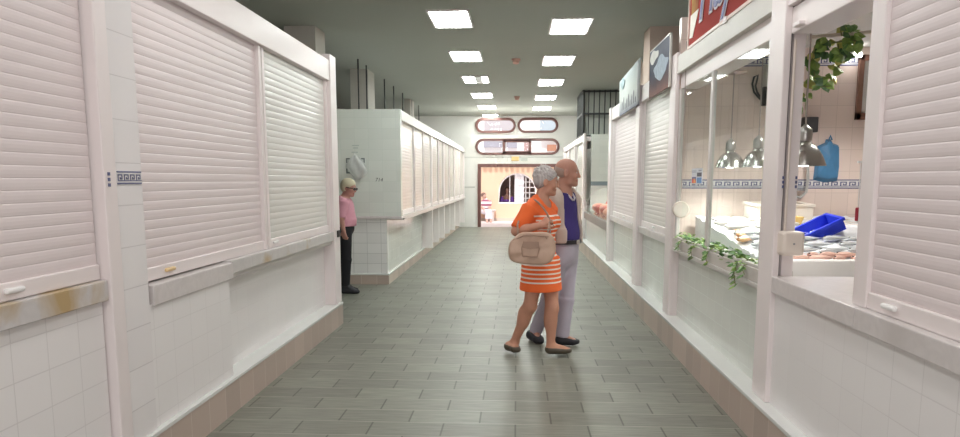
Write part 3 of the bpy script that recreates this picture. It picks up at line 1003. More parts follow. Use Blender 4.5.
def ceiling_light(name, label, x0, x1, y0, y1, group, gap=None):
    t = thing(name, label, 'ceiling light', ((x0 + x1) / 2, (y0 + y1) / 2, CEIL_Z), group)
    fr = MB().box(x0 - 0.02, x1 + 0.02, y0 - 0.02, y0, CEIL_Z - 0.02, CEIL_Z).box(x0 - 0.02, x1 + 0.02, y1, y1 + 0.02, CEIL_Z - 0.02, CEIL_Z)
    fr.box(x0 - 0.02, x0, y0, y1, CEIL_Z - 0.02, CEIL_Z).box(x1, x1 + 0.02, y0, y1, CEIL_Z - 0.02, CEIL_Z)
    obj('frame', fr, FRAME, t)
    obj('reflector', B(x0, x1, y0, y1, CEIL_Z - 0.008, CEIL_Z - 0.002), LAMP_EDGE if not gap else plain('unlit_reflector', (0.42, 0.43, 0.41), 0.4), t)
    n = 4
    for k in range(n):
        a = x0 + (k + 0.5) * (x1 - x0) / n
        if gap and gap[0] < a < gap[1]:
            continue
        w = (x1 - x0) / n * 0.36
        obj('tube', B(a - w, a + w, y0 + 0.02, y1 - 0.02, CEIL_Z - 0.016, CEIL_Z - 0.009), LAMP, t)
    return t


ordl = ['nearest', 'second', 'third', 'fourth', 'fifth', 'sixth']
for k in range(6):
    y = 8.6 + 2.65 * k
    if k == 2:
        ceiling_light('ceiling_light', 'third ceiling light of the left line, its middle tubes unlit', -1.10, -0.60, y, y + 0.9, 'recessed ceiling lights', gap=(-0.83, -0.72))
    else:
        ceiling_light('ceiling_light', ordl[k] + ' recessed ceiling light of the left line, counted from the near end', -1.09, -0.61, y, min(y + 0.9, 22.4), 'recessed ceiling lights')
for k in range(5):
    y = 9.1 + 2.65 * k
    ceiling_light('ceiling_light', ordl[k] + ' recessed ceiling light of the right line, counted from the near end', 0.44, 0.94, y, y + 0.9, 'recessed ceiling lights')
for (px, py, lab) in ((516, 59, 'smoke detector on the ceiling between the second lights'), (517, 96.5, 'smoke detector on the ceiling further on, between the fourth lights')):
    r = FW + RT * ((px - PX) / F) - UP * ((py - PY) / F)
    tt = (CEIL_Z - EYE) / r.z
    c = (r.x * tt, r.y * tt, CEIL_Z)
    t = thing('smoke_detector', lab, 'smoke detector', c)
    obj('detector_base', MB().lathe(c, [(0.075, 0), (0.075, -0.025), (0.06, -0.03)], 20, close=True), plain('detector_pink', (0.62, 0.36, 0.30), 0.5), t, smooth=False)
    obj('detector_head', MB().lathe(c, [(0.055, -0.03), (0.055, -0.07), (0.035, -0.085), (0.001, -0.088)], 20), plain('detector_pink', (0.62, 0.36, 0.30), 0.5), t)

for k, y in enumerate((11.9, 12.55, 14.25, 15.3, 16.5, 17.9, 19.2)):
    x = -2.70
    t = thing('hanger_rod', '%s dark steel rod from the ceiling to the far left stall roofs' % ['first', 'second', 'third', 'fourth', 'fifth', 'sixth', 'seventh'][k], 'rod', (x, y, 2.515), 'steel rods above the far left stalls')
    obj('rod', MB().tube([(x, y, 2.515), (x, y, CEIL_Z)], 0.013, 8), BLACKM, t)
    obj('rod_plate', B(x - 0.05, x + 0.05, y - 0.05, y + 0.05, 2.515, 2.525), BLACKM, t)

# barred cage on the right-hand stalls
t = thing('barred_cage', 'black barred cage on the stall roofs, reaching the ceiling', 'cage', (1.9, 16.9, 2.5))
cf = MB()
for z in (2.53, 3.02, CEIL_Z - 0.03):
    cf.box(1.49, 2.75, 16.18, 16.22, z - 0.02, z + 0.02)
    cf.box(1.47, 1.51, 16.2, 17.6, z - 0.02, z + 0.02)
obj('cage_rail', cf, BLACKM, t)
for k in range(11):
    x = 1.50 + 0.122 * k
    obj('cage_bar', MB().tube([(x, 16.2, 2.515), (x, 16.2, CEIL_Z)], 0.014 if k else 0.022, 6), BLACKM, t)
for k in range(1, 9):
    y = 16.2 + 0.17 * k
    obj('cage_bar', MB().tube([(1.49, y, 2.515), (1.49, y, CEIL_Z)], 0.014, 6), BLACKM, t)
obj('cage_panel', B(1.52, 1.54, 16.25, 17.6, 2.51, CEIL_Z), plain('cage_dark', (0.045, 0.045, 0.045), 0.7), t)
obj('cage_back', B(1.545, 2.8, 16.32, 16.36, 2.51, CEIL_Z), plain('cage_grey', (0.60, 0.62, 0.57), 0.7), t)

# ------------------------------------------------------------------ fish stall contents
t = thing('fish_counter', 'long white counter inside the fish stall, heaped with ice', 'counter', (2.4, 5.5, 0.25))
obj('counter_body', B(1.66, 3.9, 4.55, 6.6, 0.25, 0.86), plain('counter_white', (0.75, 0.72, 0.70), 0.35), t, bevel=0.01)
obj('counter_top', B(1.645, 3.9, 4.12, 6.64, 0.84, 0.88), plain('counter_steel', (0.60, 0.58, 0.56), 0.3, 0.3), t, bevel=0.004)
obj('front_tray', MB().box(1.66, 2.42, 4.60, 4.66, 0.88, 1.0).box(1.66, 2.42, 4.66, 4.70, 0.88, 0.96), plain('foam_white', (0.86, 0.84, 0.82), 0.6), t, bevel=0.012)


def bed_z(x, y):
    return 0.965 + (y - 4.66) * 0.115


vs, fs = [], []
nx, ny = 46, 40
for j in range(ny + 1):
    for i in range(nx + 1):
        x = 1.67 + 2.1 * i / nx
        y = 4.66 + 1.9 * j / ny
        vs.append((x, y, bed_z(x, y) + rng.uniform(-0.010, 0.012)))
for j in range(ny):
    for i in range(nx):
        a = j * (nx + 1) + i
        fs.append((a, a + 1, a + nx + 2, a + nx + 1))
b0 = len(vs)
ring_i = [i for i in range(nx + 1)] + [(j) * (nx + 1) + nx for j in range(1, ny + 1)] + [ny * (nx + 1) + i for i in range(nx - 1, -1, -1)] + [j * (nx + 1) for j in range(ny - 1, 0, -1)]
for i in ring_i:
    vs.append((vs[i][0], vs[i][1], 0.882))
for k in range(len(ring_i)):
    k2 = (k + 1) % len(ring_i)
    fs.append((ring_i[k2], ring_i[k], b0 + k, b0 + k2))
ice = obj('crushed_ice', MB().add(vs, fs), plain('ice', (0.86, 0.88, 0.90), 0.3, var=0.12, scale=30), smooth=False)
props(ice, 'bed of crushed ice spread over the fish counter', 'ice', kind='stuff')


def fish_mesh(name, ln, wd, ht, mats):
    """a lofted fish with head, tail fin, back fin and eyes, along +x, lying on its side"""
    n = 14
    st = [0, .03, .10, .2, .35, .5, .65, .8, .88, .93, 1.0]
    hh = [.10, .42, .72, .92, 1.0, .95, .75, .42, .24, .30, .75]
    ww = [.10, .5, .85, 1.0, 1.0, .9, .65, .32, .15, .06, .03]
    vs, fs, mi = [], [], []
    for s_, h_, w_ in zip(st, hh, ww):
        for k in range(n):
            a = 2 * math.pi * k / n
            vs.append((ln * (s_ - 0.5), ht / 2 * h_ * math.cos(a), wd / 2 * w_ * math.sin(a)))
    for i in range(len(st) - 1):
        for k in range(n):
            fs.append((i * n + k, i * n + (k + 1) % n, (i + 1) * n + (k + 1) % n, (i + 1) * n + k))
            a = 2 * math.pi * (k + 0.5) / n
            mi.append(1 if math.cos(a) > 0.25 else 0)
    fs += [tuple(reversed(range(n))), tuple((len(st) - 1) * n + k for k in range(n))]
    mi += [0, 1]
    mb = MB()
    mb.v, mb.f, mb.mi = [tuple(v) for v in vs], fs, mi
    o = obj(name, mb, mats, smooth=True)
    fin = MB().prism([(-0.05 * ln, ht * 0.46), (0.0, ht * 0.68), (0.20 * ln, ht * 0.38)], (0, 0, -0.001), (1, 0, 0), (0, 1, 0), (0, 0, 0.002))
    fin.prism([(0.0, -ht * 0.46), (0.06 * ln, -ht * 0.62), (0.16 * ln, -ht * 0.42)], (0, 0, -0.001), (1, 0, 0), (0, 1, 0), (0, 0, 0.002))
    f = obj('fin', fin, mats[1], o)
    e = MB()
    e.lathe((-0.42 * ln, ht * 0.10, wd * 0.36), [(0.001, 0.004), (0.007, 0.003), (0.009, -0.004)], 10)
    obj('eye', e, plain('fish_eye', (0.03, 0.03, 0.03), 0.15), o)
    return o


SIL = [plain('fish_silver', (0.68, 0.70, 0.72), 0.25, 0.25), plain('fish_dark_back', (0.15, 0.19, 0.25), 0.3, 0.2)]
REDF = [plain('fish_pink', (0.72, 0.46, 0.38), 0.3), plain('fish_red', (0.42, 0.20, 0.15), 0.3)]
WHF = [plain('fish_pale', (0.80, 0.76, 0.72), 0.3), plain('fish_pale_back', (0.52, 0.44, 0.38), 0.3)]
ORF = [plain('fish_orange', (0.85, 0.48, 0.22), 0.35), plain('fish_orange_back', (0.75, 0.33, 0.12), 0.35)]
protos = {}


def lay(kind, x, y, rz, sc=1.0, lift=0.022, tilt=0.0):
    spec = {'sardine': (0.26, 0.035, 0.055, SIL, 'slim silver fish with a dark blue back lying on the ice', 'silver fish on the ice'),
            'red_mullet': (0.21, 0.045, 0.07, REDF, 'reddish pink fish lying at the front edge of the ice', 'red fish at the front of the ice'),
            'hake': (0.36, 0.05, 0.075, WHF, 'pale beige fish lying on the ice at the back of the counter', 'pale fish at the back of the ice'),
            'salmon_fillet': (0.22, 0.04, 0.09, ORF, 'orange fish lying on the ice just behind the ivy', 'orange fish behind the ivy')}[kind]
    if kind not in protos:
        o = protos[kind] = fish_mesh(kind if kind != 'salmon_fillet' else 'orange_fish', *spec[:4])
        props(o, spec[4], 'fish', spec[5])
    else:
        o = copy_tree(protos[kind])
    o.location = (x, y, bed_z(x, y) + lift)
    o.rotation_euler = (0.11, tilt, rz)
    o.scale = (sc, sc, sc)
    return o


for r_ in range(4):
    for k in range(7):
        lay('sardine', 1.85 + 0.20 * k + rng.uniform(-.02, .02), 4.98 + r_ * 0.22 + rng.uniform(-.02, .02), 0.35 + rng.uniform(-.3, .3), 1.0 + rng.uniform(-.1, .15), lift=0.024 + 0.004 * (k % 2))
for r_ in range(2):
    for k in range(6):
        lay('red_mullet', 1.80 + 0.125 * k + rng.uniform(-.02, .02), 4.74 + 0.10 * r_, 0.3 + rng.uniform(-.7, .7), 0.9 + rng.uniform(-.1, .15), lift=0.026)
for r_ in range(3):
    for k in range(5):
        lay('hake', 1.86 + 0.31 * k + rng.uniform(-.03, .03), 5.92 + 0.16 * r_, 0.15 + rng.uniform(-.3, .3), 0.9 + rng.uniform(-.1, .1), lift=0.028)
for k in range(3):
    lay('salmon_fillet', 1.74 + 0.03 * k, 5.35 + 0.17 * k, 0.8 + 0.3 * k, 0.9, lift=0.028)


def open_crate(name, label, cat, c, size, wall, mat, R, slot_mat=None):
    """open-topped crate with a floor, four walls, a rim and hand-holes, in its own frame"""
    w, d, h = size
    t = thing(name, label, cat, tuple(c))
    t.rotation_euler = R
    mb = MB().box(-w / 2, w / 2, -d / 2, d / 2, 0, wall)
    mb.box(-w / 2, w / 2, -d / 2, -d / 2 + wall, wall, h).box(-w / 2, w / 2, d / 2 - wall, d / 2, wall, h)
    mb.box(-w / 2, -w / 2 + wall, -d / 2 + wall, d / 2 - wall, wall, h).box(w / 2 - wall, w / 2, -d / 2 + wall, d / 2 - wall, wall, h)
    obj('crate_body', mb, mat, t, local=True, bevel=0.004)
    rim = MB()
    e = 0.012
    rim.box(-w / 2 - e, w / 2 + e, -d / 2 - e, -d / 2 + wall, h - 0.02, h + 0.004).box(-w / 2 - e, w / 2 + e, d / 2 - wall, d / 2 + e, h - 0.02, h + 0.004)
    rim.box(-w / 2 - e, -w / 2 + wall, -d / 2, d / 2, h - 0.02, h + 0.004).box(w / 2 - wall, w / 2 + e, -d / 2, d / 2, h - 0.02, h + 0.004)
    obj('crate_rim', rim, mat, t, local=True, bevel=0.004)
    if slot_mat:
        hh = MB().box(w / 2, w / 2 + 0.004, -0.06, 0.06, h * 0.45, h * 0.72)
        obj('hand_hole', hh, slot_mat, t, local=True)
    return t


BLUE = plain('blue_plastic', (0.02, 0.045, 0.62), 0.35, var=0.08)
open_crate('fish_crate', 'bright blue plastic fish crate tipped up on the ice', 'crate', (2.38, 5.60, 1.075), (0.36, 0.25, 0.095), 0.012, BLUE, (math.radians(5), math.radians(-26), math.radians(3)), plain('pink_sticker', (0.85, 0.55, 0.55), 0.5))
open_crate('foam_box', 'white polystyrene fish box at the back of the counter', 'box', (2.35, 6.38, bed_z(2, 6.38) + 0.01), (0.50, 0.30, 0.14), 0.025, plain('foam_box_white', (0.86, 0.80, 0.72), 0.7), (0.05, 0, 0.05))
t = thing('fish_tray', 'small yellow tray behind the blue crate', 'tray', (2.28, 6.1, bed_z(2, 6.1) + 0.01))
obj('tray_body', MB().hexa([(2.20, 6.02, 1.14), (2.42, 6.02, 1.14), (2.42, 6.2, 1.14), (2.20, 6.2, 1.14)], [(2.18, 6.0, 1.21), (2.44, 6.0, 1.21), (2.44, 6.22, 1.21), (2.18, 6.22, 1.21)]), plain('tray_yellow', (0.72, 0.50, 0.16), 0.5, var=0.3, scale=20), t, bevel=0.006)
ic = obj('ice_heap', lump((2.60, 5.62, 1.06), 0.13, 4, (1.4, 1.2, 0.75), 16), MATS['ice'], smooth=True)
props(ic, 'heap of crushed ice under the raised end of the blue crate', 'ice', kind='stuff')

# pendant lamps
def pendant(x, y, z, label):
    t = thing('pendant_lamp', label, 'pendant lamp', (x, y, z), 'bell lamps over the fish')
    prof = [(0.128, 0.0), (0.124, 0.012), (0.118, 0.03), (0.105, 0.062), (0.085, 0.095), (0.062, 0.118), (0.042, 0.130), (0.040, 0.150)]
    inner = [(r - 0.003, zz) for r, zz in reversed(prof)]
    obj('lamp_shade', MB().lathe((x, y, z), prof + inner, 32), CHROME, t, smooth=True)
    obj('lamp_neck', MB().lathe((x, y, z), [(0.040, 0.148), (0.042, 0.155), (0.042, 0.20), (0.036, 0.222), (0.02, 0.235), (0.008, 0.25)], 20, close=True), plain('neck_grey', (0.55, 0.54, 0.52), 0.3, 0.8), t, smooth=True)
    obj('bulb', MB().lathe((x, y, z), [(0.002, -0.004), (0.03, 0.0), (0.048, 0.018), (0.05, 0.04), (0.035, 0.075), (0.02, 0.11)], 16), emit_mat('bulb_light', (1.0, 0.98, 0.93), 14.0) if 'bulb_light' not in MATS else MATS['bulb_light'], t, smooth=True)
    obj('cord', MB().tube([(x, y, z + 0.245), (x, y, 2.72)], 0.005, 6), plain('cord_grey', (0.42, 0.36, 0.33), 0.5), t)
    return t


pendant(1.835, 6.13, 1.625, 'bell lamp hanging furthest inside, left of the other two')
p = (1.93, 5.72, 1.625)
pendant(*p, 'bell lamp hanging between the other two, half behind the white post')
pendant(1.745, 4.36, 1.605, 'bell lamp hanging in the serving opening, before the blue bag')
t = thing('cord_cap', 'small flat ceiling cap on the cord of the furthest bell lamp', 'cord cap', (1.835, 6.13, 2.42))
obj('cap_disc', MB().lathe((1.835, 6.13, 2.42), [(0.10, 0.0), (0.10, 0.012), (0.03, 0.03)], 20, close=True), plain('cap_pink', (0.55, 0.45, 0.40), 0.5), t)
obj('cap_collar', MB().lathe((1.835, 6.13, 2.42), [(0.016, 0.03), (0.012, 0.07)], 10, close=True), MATS['cap_pink'], t)

# things on the inner wall
IW = 6.66
def wall_pt(px, py, off=0.0):
    return at(px, py, IW - off)


poly = [(815, 180), (816.5, 168), (819, 146), (827, 142.5), (828, 139), (833, 139), (834, 142.5), (841, 145), (841, 168), (839.5, 181), (827, 182.5)]
p0 = wall_pt(828, 161)
t = thing('plastic_bag', 'blue plastic bag hanging on the tiled wall inside the fish stall', 'bag', (p0.x, IW, p0.z))
front = [at(a, b, IW - 0.05) for a, b in poly]
c = sum(front, Vector()) / len(front)
fv = [c + Vector((0, -0.03, 0))] + [f_ + (c - f_) * 0.15 for f_ in front] + [Vector((f_.x, IW - 0.004, f_.z)) for f_ in front]
n = len(poly)
fs = [(0, 1 + i, 1 + (i + 1) % n) for i in range(n)] + [(1 + i, 1 + n + i, 1 + n + (i + 1) % n, 1 + (i + 1) % n) for i in range(n)]
bo = obj('bag_body', MB().add(fv, fs), plain('bag_blue', (0.06, 0.20, 0.38), 0.4, var=0.25, scale=14), t, bevel=0.008)
obj('bag_tab', MB().tube([wall_pt(829, 140, 0.03), wall_pt(830.5, 135.5, 0.02), wall_pt(832, 140, 0.03)], 0.008, 6), MATS['bag_blue'], t)
p0, p1 = wall_pt(805, 133), wall_pt(813.5, 118)
t = thing('loudspeaker', 'small black box on the wall behind the near bell lamp', 'speaker', ((p0.x + p1.x) / 2, IW, p0.z))
obj('speaker_case', B(p0.x - 0.06, p1.x, IW - 0.12, IW, p0.z, p1.z), BLACKP, t, bevel=0.006)
obj('speaker_grille', B(p0.x - 0.05, p1.x - 0.01, IW - 0.124, IW - 0.12, p0.z + 0.01, p1.z - 0.01), plain('grille_dark', (0.05, 0.05, 0.055), 0.8), t)
t = thing('drain_hose', 'grey hose looping down the tiled wall', 'hose', tuple(wall_pt(803, 198, 0.05)))
pts = [wall_pt(*q, 0.06) for q in ((806, 150), (807.5, 165), (808, 180), (806, 192), (800, 198), (795, 196), (793, 188))]
obj('hose_tube', MB().tube(pts, 0.014, 8), plain('hose_grey', (0.46, 0.46, 0.45), 0.35, 0.3), t, smooth=True)
obj('hose_clip', MB().lathe(wall_pt(799, 189.5, 0.06), [(0.05, -0.012), (0.05, 0.012)], 14, close=True), plain('clip_steel', (0.32, 0.32, 0.33), 0.4, 0.3), t)
t = thing('wall_cable', 'dark cable looping from a grey box beside the window', 'cable', tuple(wall_pt(762, 100, 0.03)))
pts = [wall_pt(*q, 0.03) for q in ((764, 103), (759, 98), (754, 92), (752.3, 84), (754, 77), (758, 75), (757, 80), (755.5, 86), (757, 92), (762, 99), (764, 104))]
obj('cable_loop', MB().tube(pts, 0.009, 6), BLACKP, t, smooth=True)
a, b = wall_pt(761.5, 90), wall_pt(768, 66)
obj('cable_box', B(a.x, b.x, IW - 0.08, IW, a.z, b.z), plain('box_grey', (0.52, 0.50, 0.46), 0.5), t, bevel=0.006)
obj('cable_plug', B(a.x - 0.01, a.x + 0.03, IW - 0.09, IW - 0.02, a.z - 0.15, a.z + 0.02), BLACKP, t, bevel=0.006)
a, b = wall_pt(854, 120), wall_pt(905, 55)
t = thing('framed_board', 'white board in a dark wooden frame on the fish stall wall', 'board', ((a.x + b.x) / 2, IW, a.z))
mb = MB().box(a.x, a.x + 0.045, IW - 0.04, IW, a.z, b.z).box(b.x - 0.045, b.x, IW - 0.04, IW, a.z, b.z).box(a.x, b.x, IW - 0.04, IW, a.z, a.z + 0.06).box(a.x, b.x, IW - 0.04, IW, b.z - 0.05, b.z)
obj('board_frame', mb, plain('dark_wood', (0.20, 0.10, 0.07), 0.5, var=0.2), t, bevel=0.004)
obj('board_face', B(a.x + 0.045, b.x - 0.045, IW - 0.02, IW - 0.005, a.z + 0.06, b.z - 0.05), plain('board_white', (0.68, 0.68, 0.66), 0.3), t)
a, b = at(850, 56.5, 6.5), at(862, 51, 6.5)
t = thing('tube_light', 'short bright tube light high on the fish stall wall', 'light', ((a.x + b.x) / 2, IW, a.z))
obj('light_base', B(a.x - 0.02, b.x + 0.05, IW - 0.06, IW, b.z - 0.005, b.z + 0.03), WHITEP, t, bevel=0.004)
obj('light_tube', MB().tube([(a.x, IW - 0.09, (a.z + b.z) / 2), (b.x + 0.03, IW - 0.09, (a.z + b.z) / 2)], 0.02, 10), MATS['bulb_light'], t)
# round dial behind the glass
c = at(681, 209.5, 6.30)
t = thing('round_dial', 'round cream dial hanging on a cord behind the fish stall window', 'dial', tuple(c))
dm = MB()
dm.prism([(0.074 * math.cos(2 * math.pi * k / 28), 0.074 * math.sin(2 * math.pi * k / 28)) for k in range(28)], c, (1, 0, 0), (0, 0, 1), (0, 0.035, 0))
obj('dial_case', dm, plain('dial_cream', (0.56, 0.50, 0.44), 0.45), t, bevel=0.006)
dm = MB()
dm.prism([(0.06 * math.cos(2 * math.pi * k / 28), 0.06 * math.sin(2 * math.pi * k / 28)) for k in range(28)], c + Vector((0, -0.002, 0)), (1, 0, 0), (0, 0, 1), (0, 0.002, 0))
obj('dial_face', dm, plain('dial_face', (0.58, 0.54, 0.48), 0.4), t)
obj('dial_cord', MB().tube([c + Vector((0, 0.015, 0.07)), Vector((c.x, c.y + 0.015, 2.72))], 0.004, 6), MATS['cord_grey'], t)
# switch box on the pier
a, b = at(778, 255, 3.9), at(801.5, 231, 3.9)
t = thing('switch_box', 'cream switch box fixed to the pier at the serving opening', 'switch box', ((a.x + b.x) / 2, 3.9, a.z))
obj('box_case', B(a.x, b.x, 3.84, 3.938, a.z, b.z), CREAM, t, bevel=0.02, segs=4)
obj('box_screw', MB().prism([(0.006 * math.cos(k), 0.006 * math.sin(k)) for k in range(6)], ((a.x + b.x) / 2, 3.84, (a.z + b.z) / 2), (1, 0, 0), (0, 0, 1), (0, -0.003, 0)), GREYM, t)
obj('box_conduit', MB().tube([((a.x + b.x) / 2 - 0.02, 3.93, b.z), ((a.x + b.x) / 2 - 0.02, 3.93, 2.27)], 0.008, 8), CREAM, t)
# red tag by the jamb
c = at(857.5, 212, 3.16)
t = thing('hanging_tag', 'small red tag hanging by the jamb of the serving opening', 'tag', tuple(c))
obj('tag_body', B(c.x - 0.007, c.x + 0.009, c.y, c.y + 0.010, c.z - 0.04, c.z + 0.02), plain('tag_red', (0.50, 0.04, 0.07), 0.5), t, bevel=0.004)
obj('tag_string', MB().tube([(c.x + 0.003, c.y + 0.006, c.z + 0.02), (c.x + 0.003, c.y + 0.006, c.z + 0.22)], 0.002, 5), WHITEP, t)
obj('tag_hook', B(c.x - 0.01, 1.56, c.y, c.y + 0.012, c.z + 0.215, c.z + 0.225), WHITEP, t)


# ------------------------------------------------------------------ plants
LEAF = [plain('leaf_green', (0.13, 0.27, 0.075), 0.45, var=0.3, scale=8), plain('leaf_light', (0.24, 0.38, 0.09), 0.45, var=0.3, scale=8), plain('leaf_dark', (0.075, 0.16, 0.06), 0.45, var=0.3, scale=8), plain('leaf_yellow', (0.46, 0.44, 0.12), 0.45, var=0.3, scale=8)]


def leaf(mb, p, d, nrm, ln, wd, mi):
    d = d.normalized()
    s = d.cross(nrm).normalized()
    n2 = s.cross(d)
    prof = [(0, 0), (0.12, 0.38), (0.35, 0.5), (0.62, 0.36), (1.0, 0.0)]
    mid = [p + d * (ln * t_) + n2 * (0.10 * ln * math.sin(math.pi * t_)) for t_, _ in prof]
    lf = [m_ + s * (wd * w_) - n2 * (0.18 * wd * (w_ > 0)) for m_, (_, w_) in zip(mid, prof)]
    rt_ = [m_ - s * (wd * w_) - n2 * (0.18 * wd * (w_ > 0)) for m_, (_, w_) in zip(mid, prof)]
    vs = mid + lf + rt_
    fs = []
    for i in range(4):
        fs.append((i, i + 1, 5 + i + 1, 5 + i))
        fs.append((i + 1, i, 10 + i, 10 + i + 1))
    mb.add(vs, fs, mi)


def rvec(k=1.0):
    return Vector((rng.uniform(-k, k), rng.uniform(-k, k), rng.uniform(-k, k)))


clumps = [((6.42, 5.55), 105, 'bushy ivy clump at the far end of the window trough'), ((5.50, 5.05), 55, 'ivy trailing over the middle of the window trough'), ((5.0, 4.22), 80, 'low ivy at the near end of the window trough')]
for (ya, yb), cnt, lab in clumps:
    t = thing('ivy_plant', lab, 'plant', (1.5, (ya + yb) / 2, 0.985), 'ivy in the window trough')
    mb, st = MB(), MB()
    for k in range(cnt):
        f_ = rng.uniform()
        y = ya + (yb - ya) * f_
        up = rng.uniform(0, 0.06)
        out = rng.uniform(-0.03, 0.07)
        p = Vector((1.50 - out + 0.03, y, 0.985 + up - (max(0, out - 0.045) * 1.2)))
        d_ = Vector((-1, rng.uniform(-1, 1), rng.uniform(-0.5, 0.6)))
        leaf(mb, p, d_, Vector((-0.4, rng.uniform(-.5, .5), 1)), rng.uniform(0.032, 0.054), rng.uniform(0.025, 0.04), int(rng.choice([0, 0, 1, 1, 2])))
    trails = {0: [(5.75, 0.10), (6.2, 0.06)], 1: [(5.30, 0.09)], 2: [(4.62, 0.14), (4.45, 0.05)]}[clumps.index(((ya, yb), cnt, lab))]
    for y0_, dz in trails:
        pts = [Vector((1.50, y0_, 0.99)), Vector((1.44, y0_ - 0.03, 0.985)), Vector((1.425, y0_ - 0.05, 0.985 - dz * 0.5)), Vector((1.425, y0_ - 0.09, 0.985 - dz))]
        obj('stem', MB().tube(pts, 0.003, 5), plain('stem_brown', (0.20, 0.22, 0.08), 0.6), t)
        for k in range(int(8 + dz * 70)):
            q = rng.uniform(0.2, 1)
            i = min(2, int(q * 3))
            p = pts[i].lerp(pts[i + 1], q * 3 - i) + rvec(0.012)
            leaf(mb, p, Vector((-0.8, rng.uniform(-1, 1), -0.6)), Vector((-1, 0, 0.4)), rng.uniform(0.035, 0.055), rng.uniform(0.03, 0.042), 1 if dz > 0.15 else int(rng.choice([0, 0, 1])))
    for k in range(5):
        y = ya + (yb - ya) * (k + 0.5) / 5
        obj('stem', MB().tube([(1.54, y, 0.98), (1.51, y + 0.03, 1.02), (1.47, y + 0.05, 1.0)], 0.004, 5), plain('stem_brown', (0.20, 0.22, 0.08), 0.6), t)
    obj('foliage', mb, LEAF, t)

# climbing plant on a pole across the serving opening
t = thing('climbing_plant', 'leafy climbing plant hanging from a pole above the serving opening', 'plant', tuple(at(812, 36, 4.9)))
YP = 4.9
obj('pole', MB().tube([at(811, 37, YP), at(872, 32, YP)], 0.012, 8), plain('pole_pale', (0.66, 0.58, 0.50), 0.5), t)
stems = [[(806, 125), (806, 105), (807, 92), (809, 75), (812, 58), (815, 46), (820, 40)], [(815, 46), (826, 44), (838, 42), (850, 40), (862, 42)], [(812, 62), (816, 80), (820, 87), (830, 86)], [(838, 44), (840, 62), (836, 76)], [(842, 36), (840, 28), (848, 26)]]
st = MB()
for s_ in stems:
    st.tube([at(x, y, YP - 0.01) for x, y in s_], 0.005, 6)
obj('stem', st, MATS['stem_brown'], t)
mb = MB()
lv = [(843, 29, 12, 2), (850, 31, 10, 0), (823, 46, 12, 2), (831, 49, 12, 2), (815, 55, 12, 2), (812, 62, 12, 0), (817, 63, 13, 1), (813, 69, 12, 1), (818, 72, 10, 0), (811, 80, 12, 1), (808, 84, 11, 3), (815, 84, 10, 1), (818, 88, 12, 2), (823, 85, 12, 0), (829, 85, 12, 2), (832, 76, 10, 1), (836, 74, 11, 1), (834, 59, 12, 0), (838, 57, 12, 1), (841, 53, 13, 0), (846, 50, 13, 2), (850, 46, 12, 0), (853, 41, 13, 1), (858, 44, 12, 3), (862, 46, 11, 1), (848, 40, 12, 1), (843, 43, 11, 3), (849, 54, 12, 2), (852, 52, 10, 2), (838, 64, 9, 3), (836, 67, 8, 3), (822, 60, 8, 3), (807, 96, 8, 1), (805, 101, 6, 0), (805, 110, 7, 1), (804, 116, 6, 3), (861, 30, 10, 0), (826, 42, 10, 0), (835, 46, 10, 1), (843, 60, 9, 1), (857, 37, 11, 1), (831, 55, 10, 2), (847, 34, 9, 2), (820, 51, 10, 0)]
lv += [(x + rng.uniform(-5, 6), y + rng.uniform(-5, 5), s_ * 0.85, int(rng.choice([0, 1, 1, 3]))) for x, y, s_, mi in lv]
for x, y, s_, mi in lv:
    p = at(x - 3, y - 3, YP + rng.uniform(-0.07, 0.05))
    ln = s_ / 690 * YP * 1.0
    leaf(mb, p, Vector((rng.uniform(-0.5, 0.9), rng.uniform(-.4, .4), rng.uniform(-1, 0.2))), Vector((rng.uniform(-.4, .4), -1, rng.uniform(-.2, .7))), ln, ln * 0.85, mi)
obj('foliage', mb, LEAF, t)
# ------------------------------------------------------------------ people
def npv(v):
    return np.array([v[0], v[1], v[2]], dtype=np.float32)


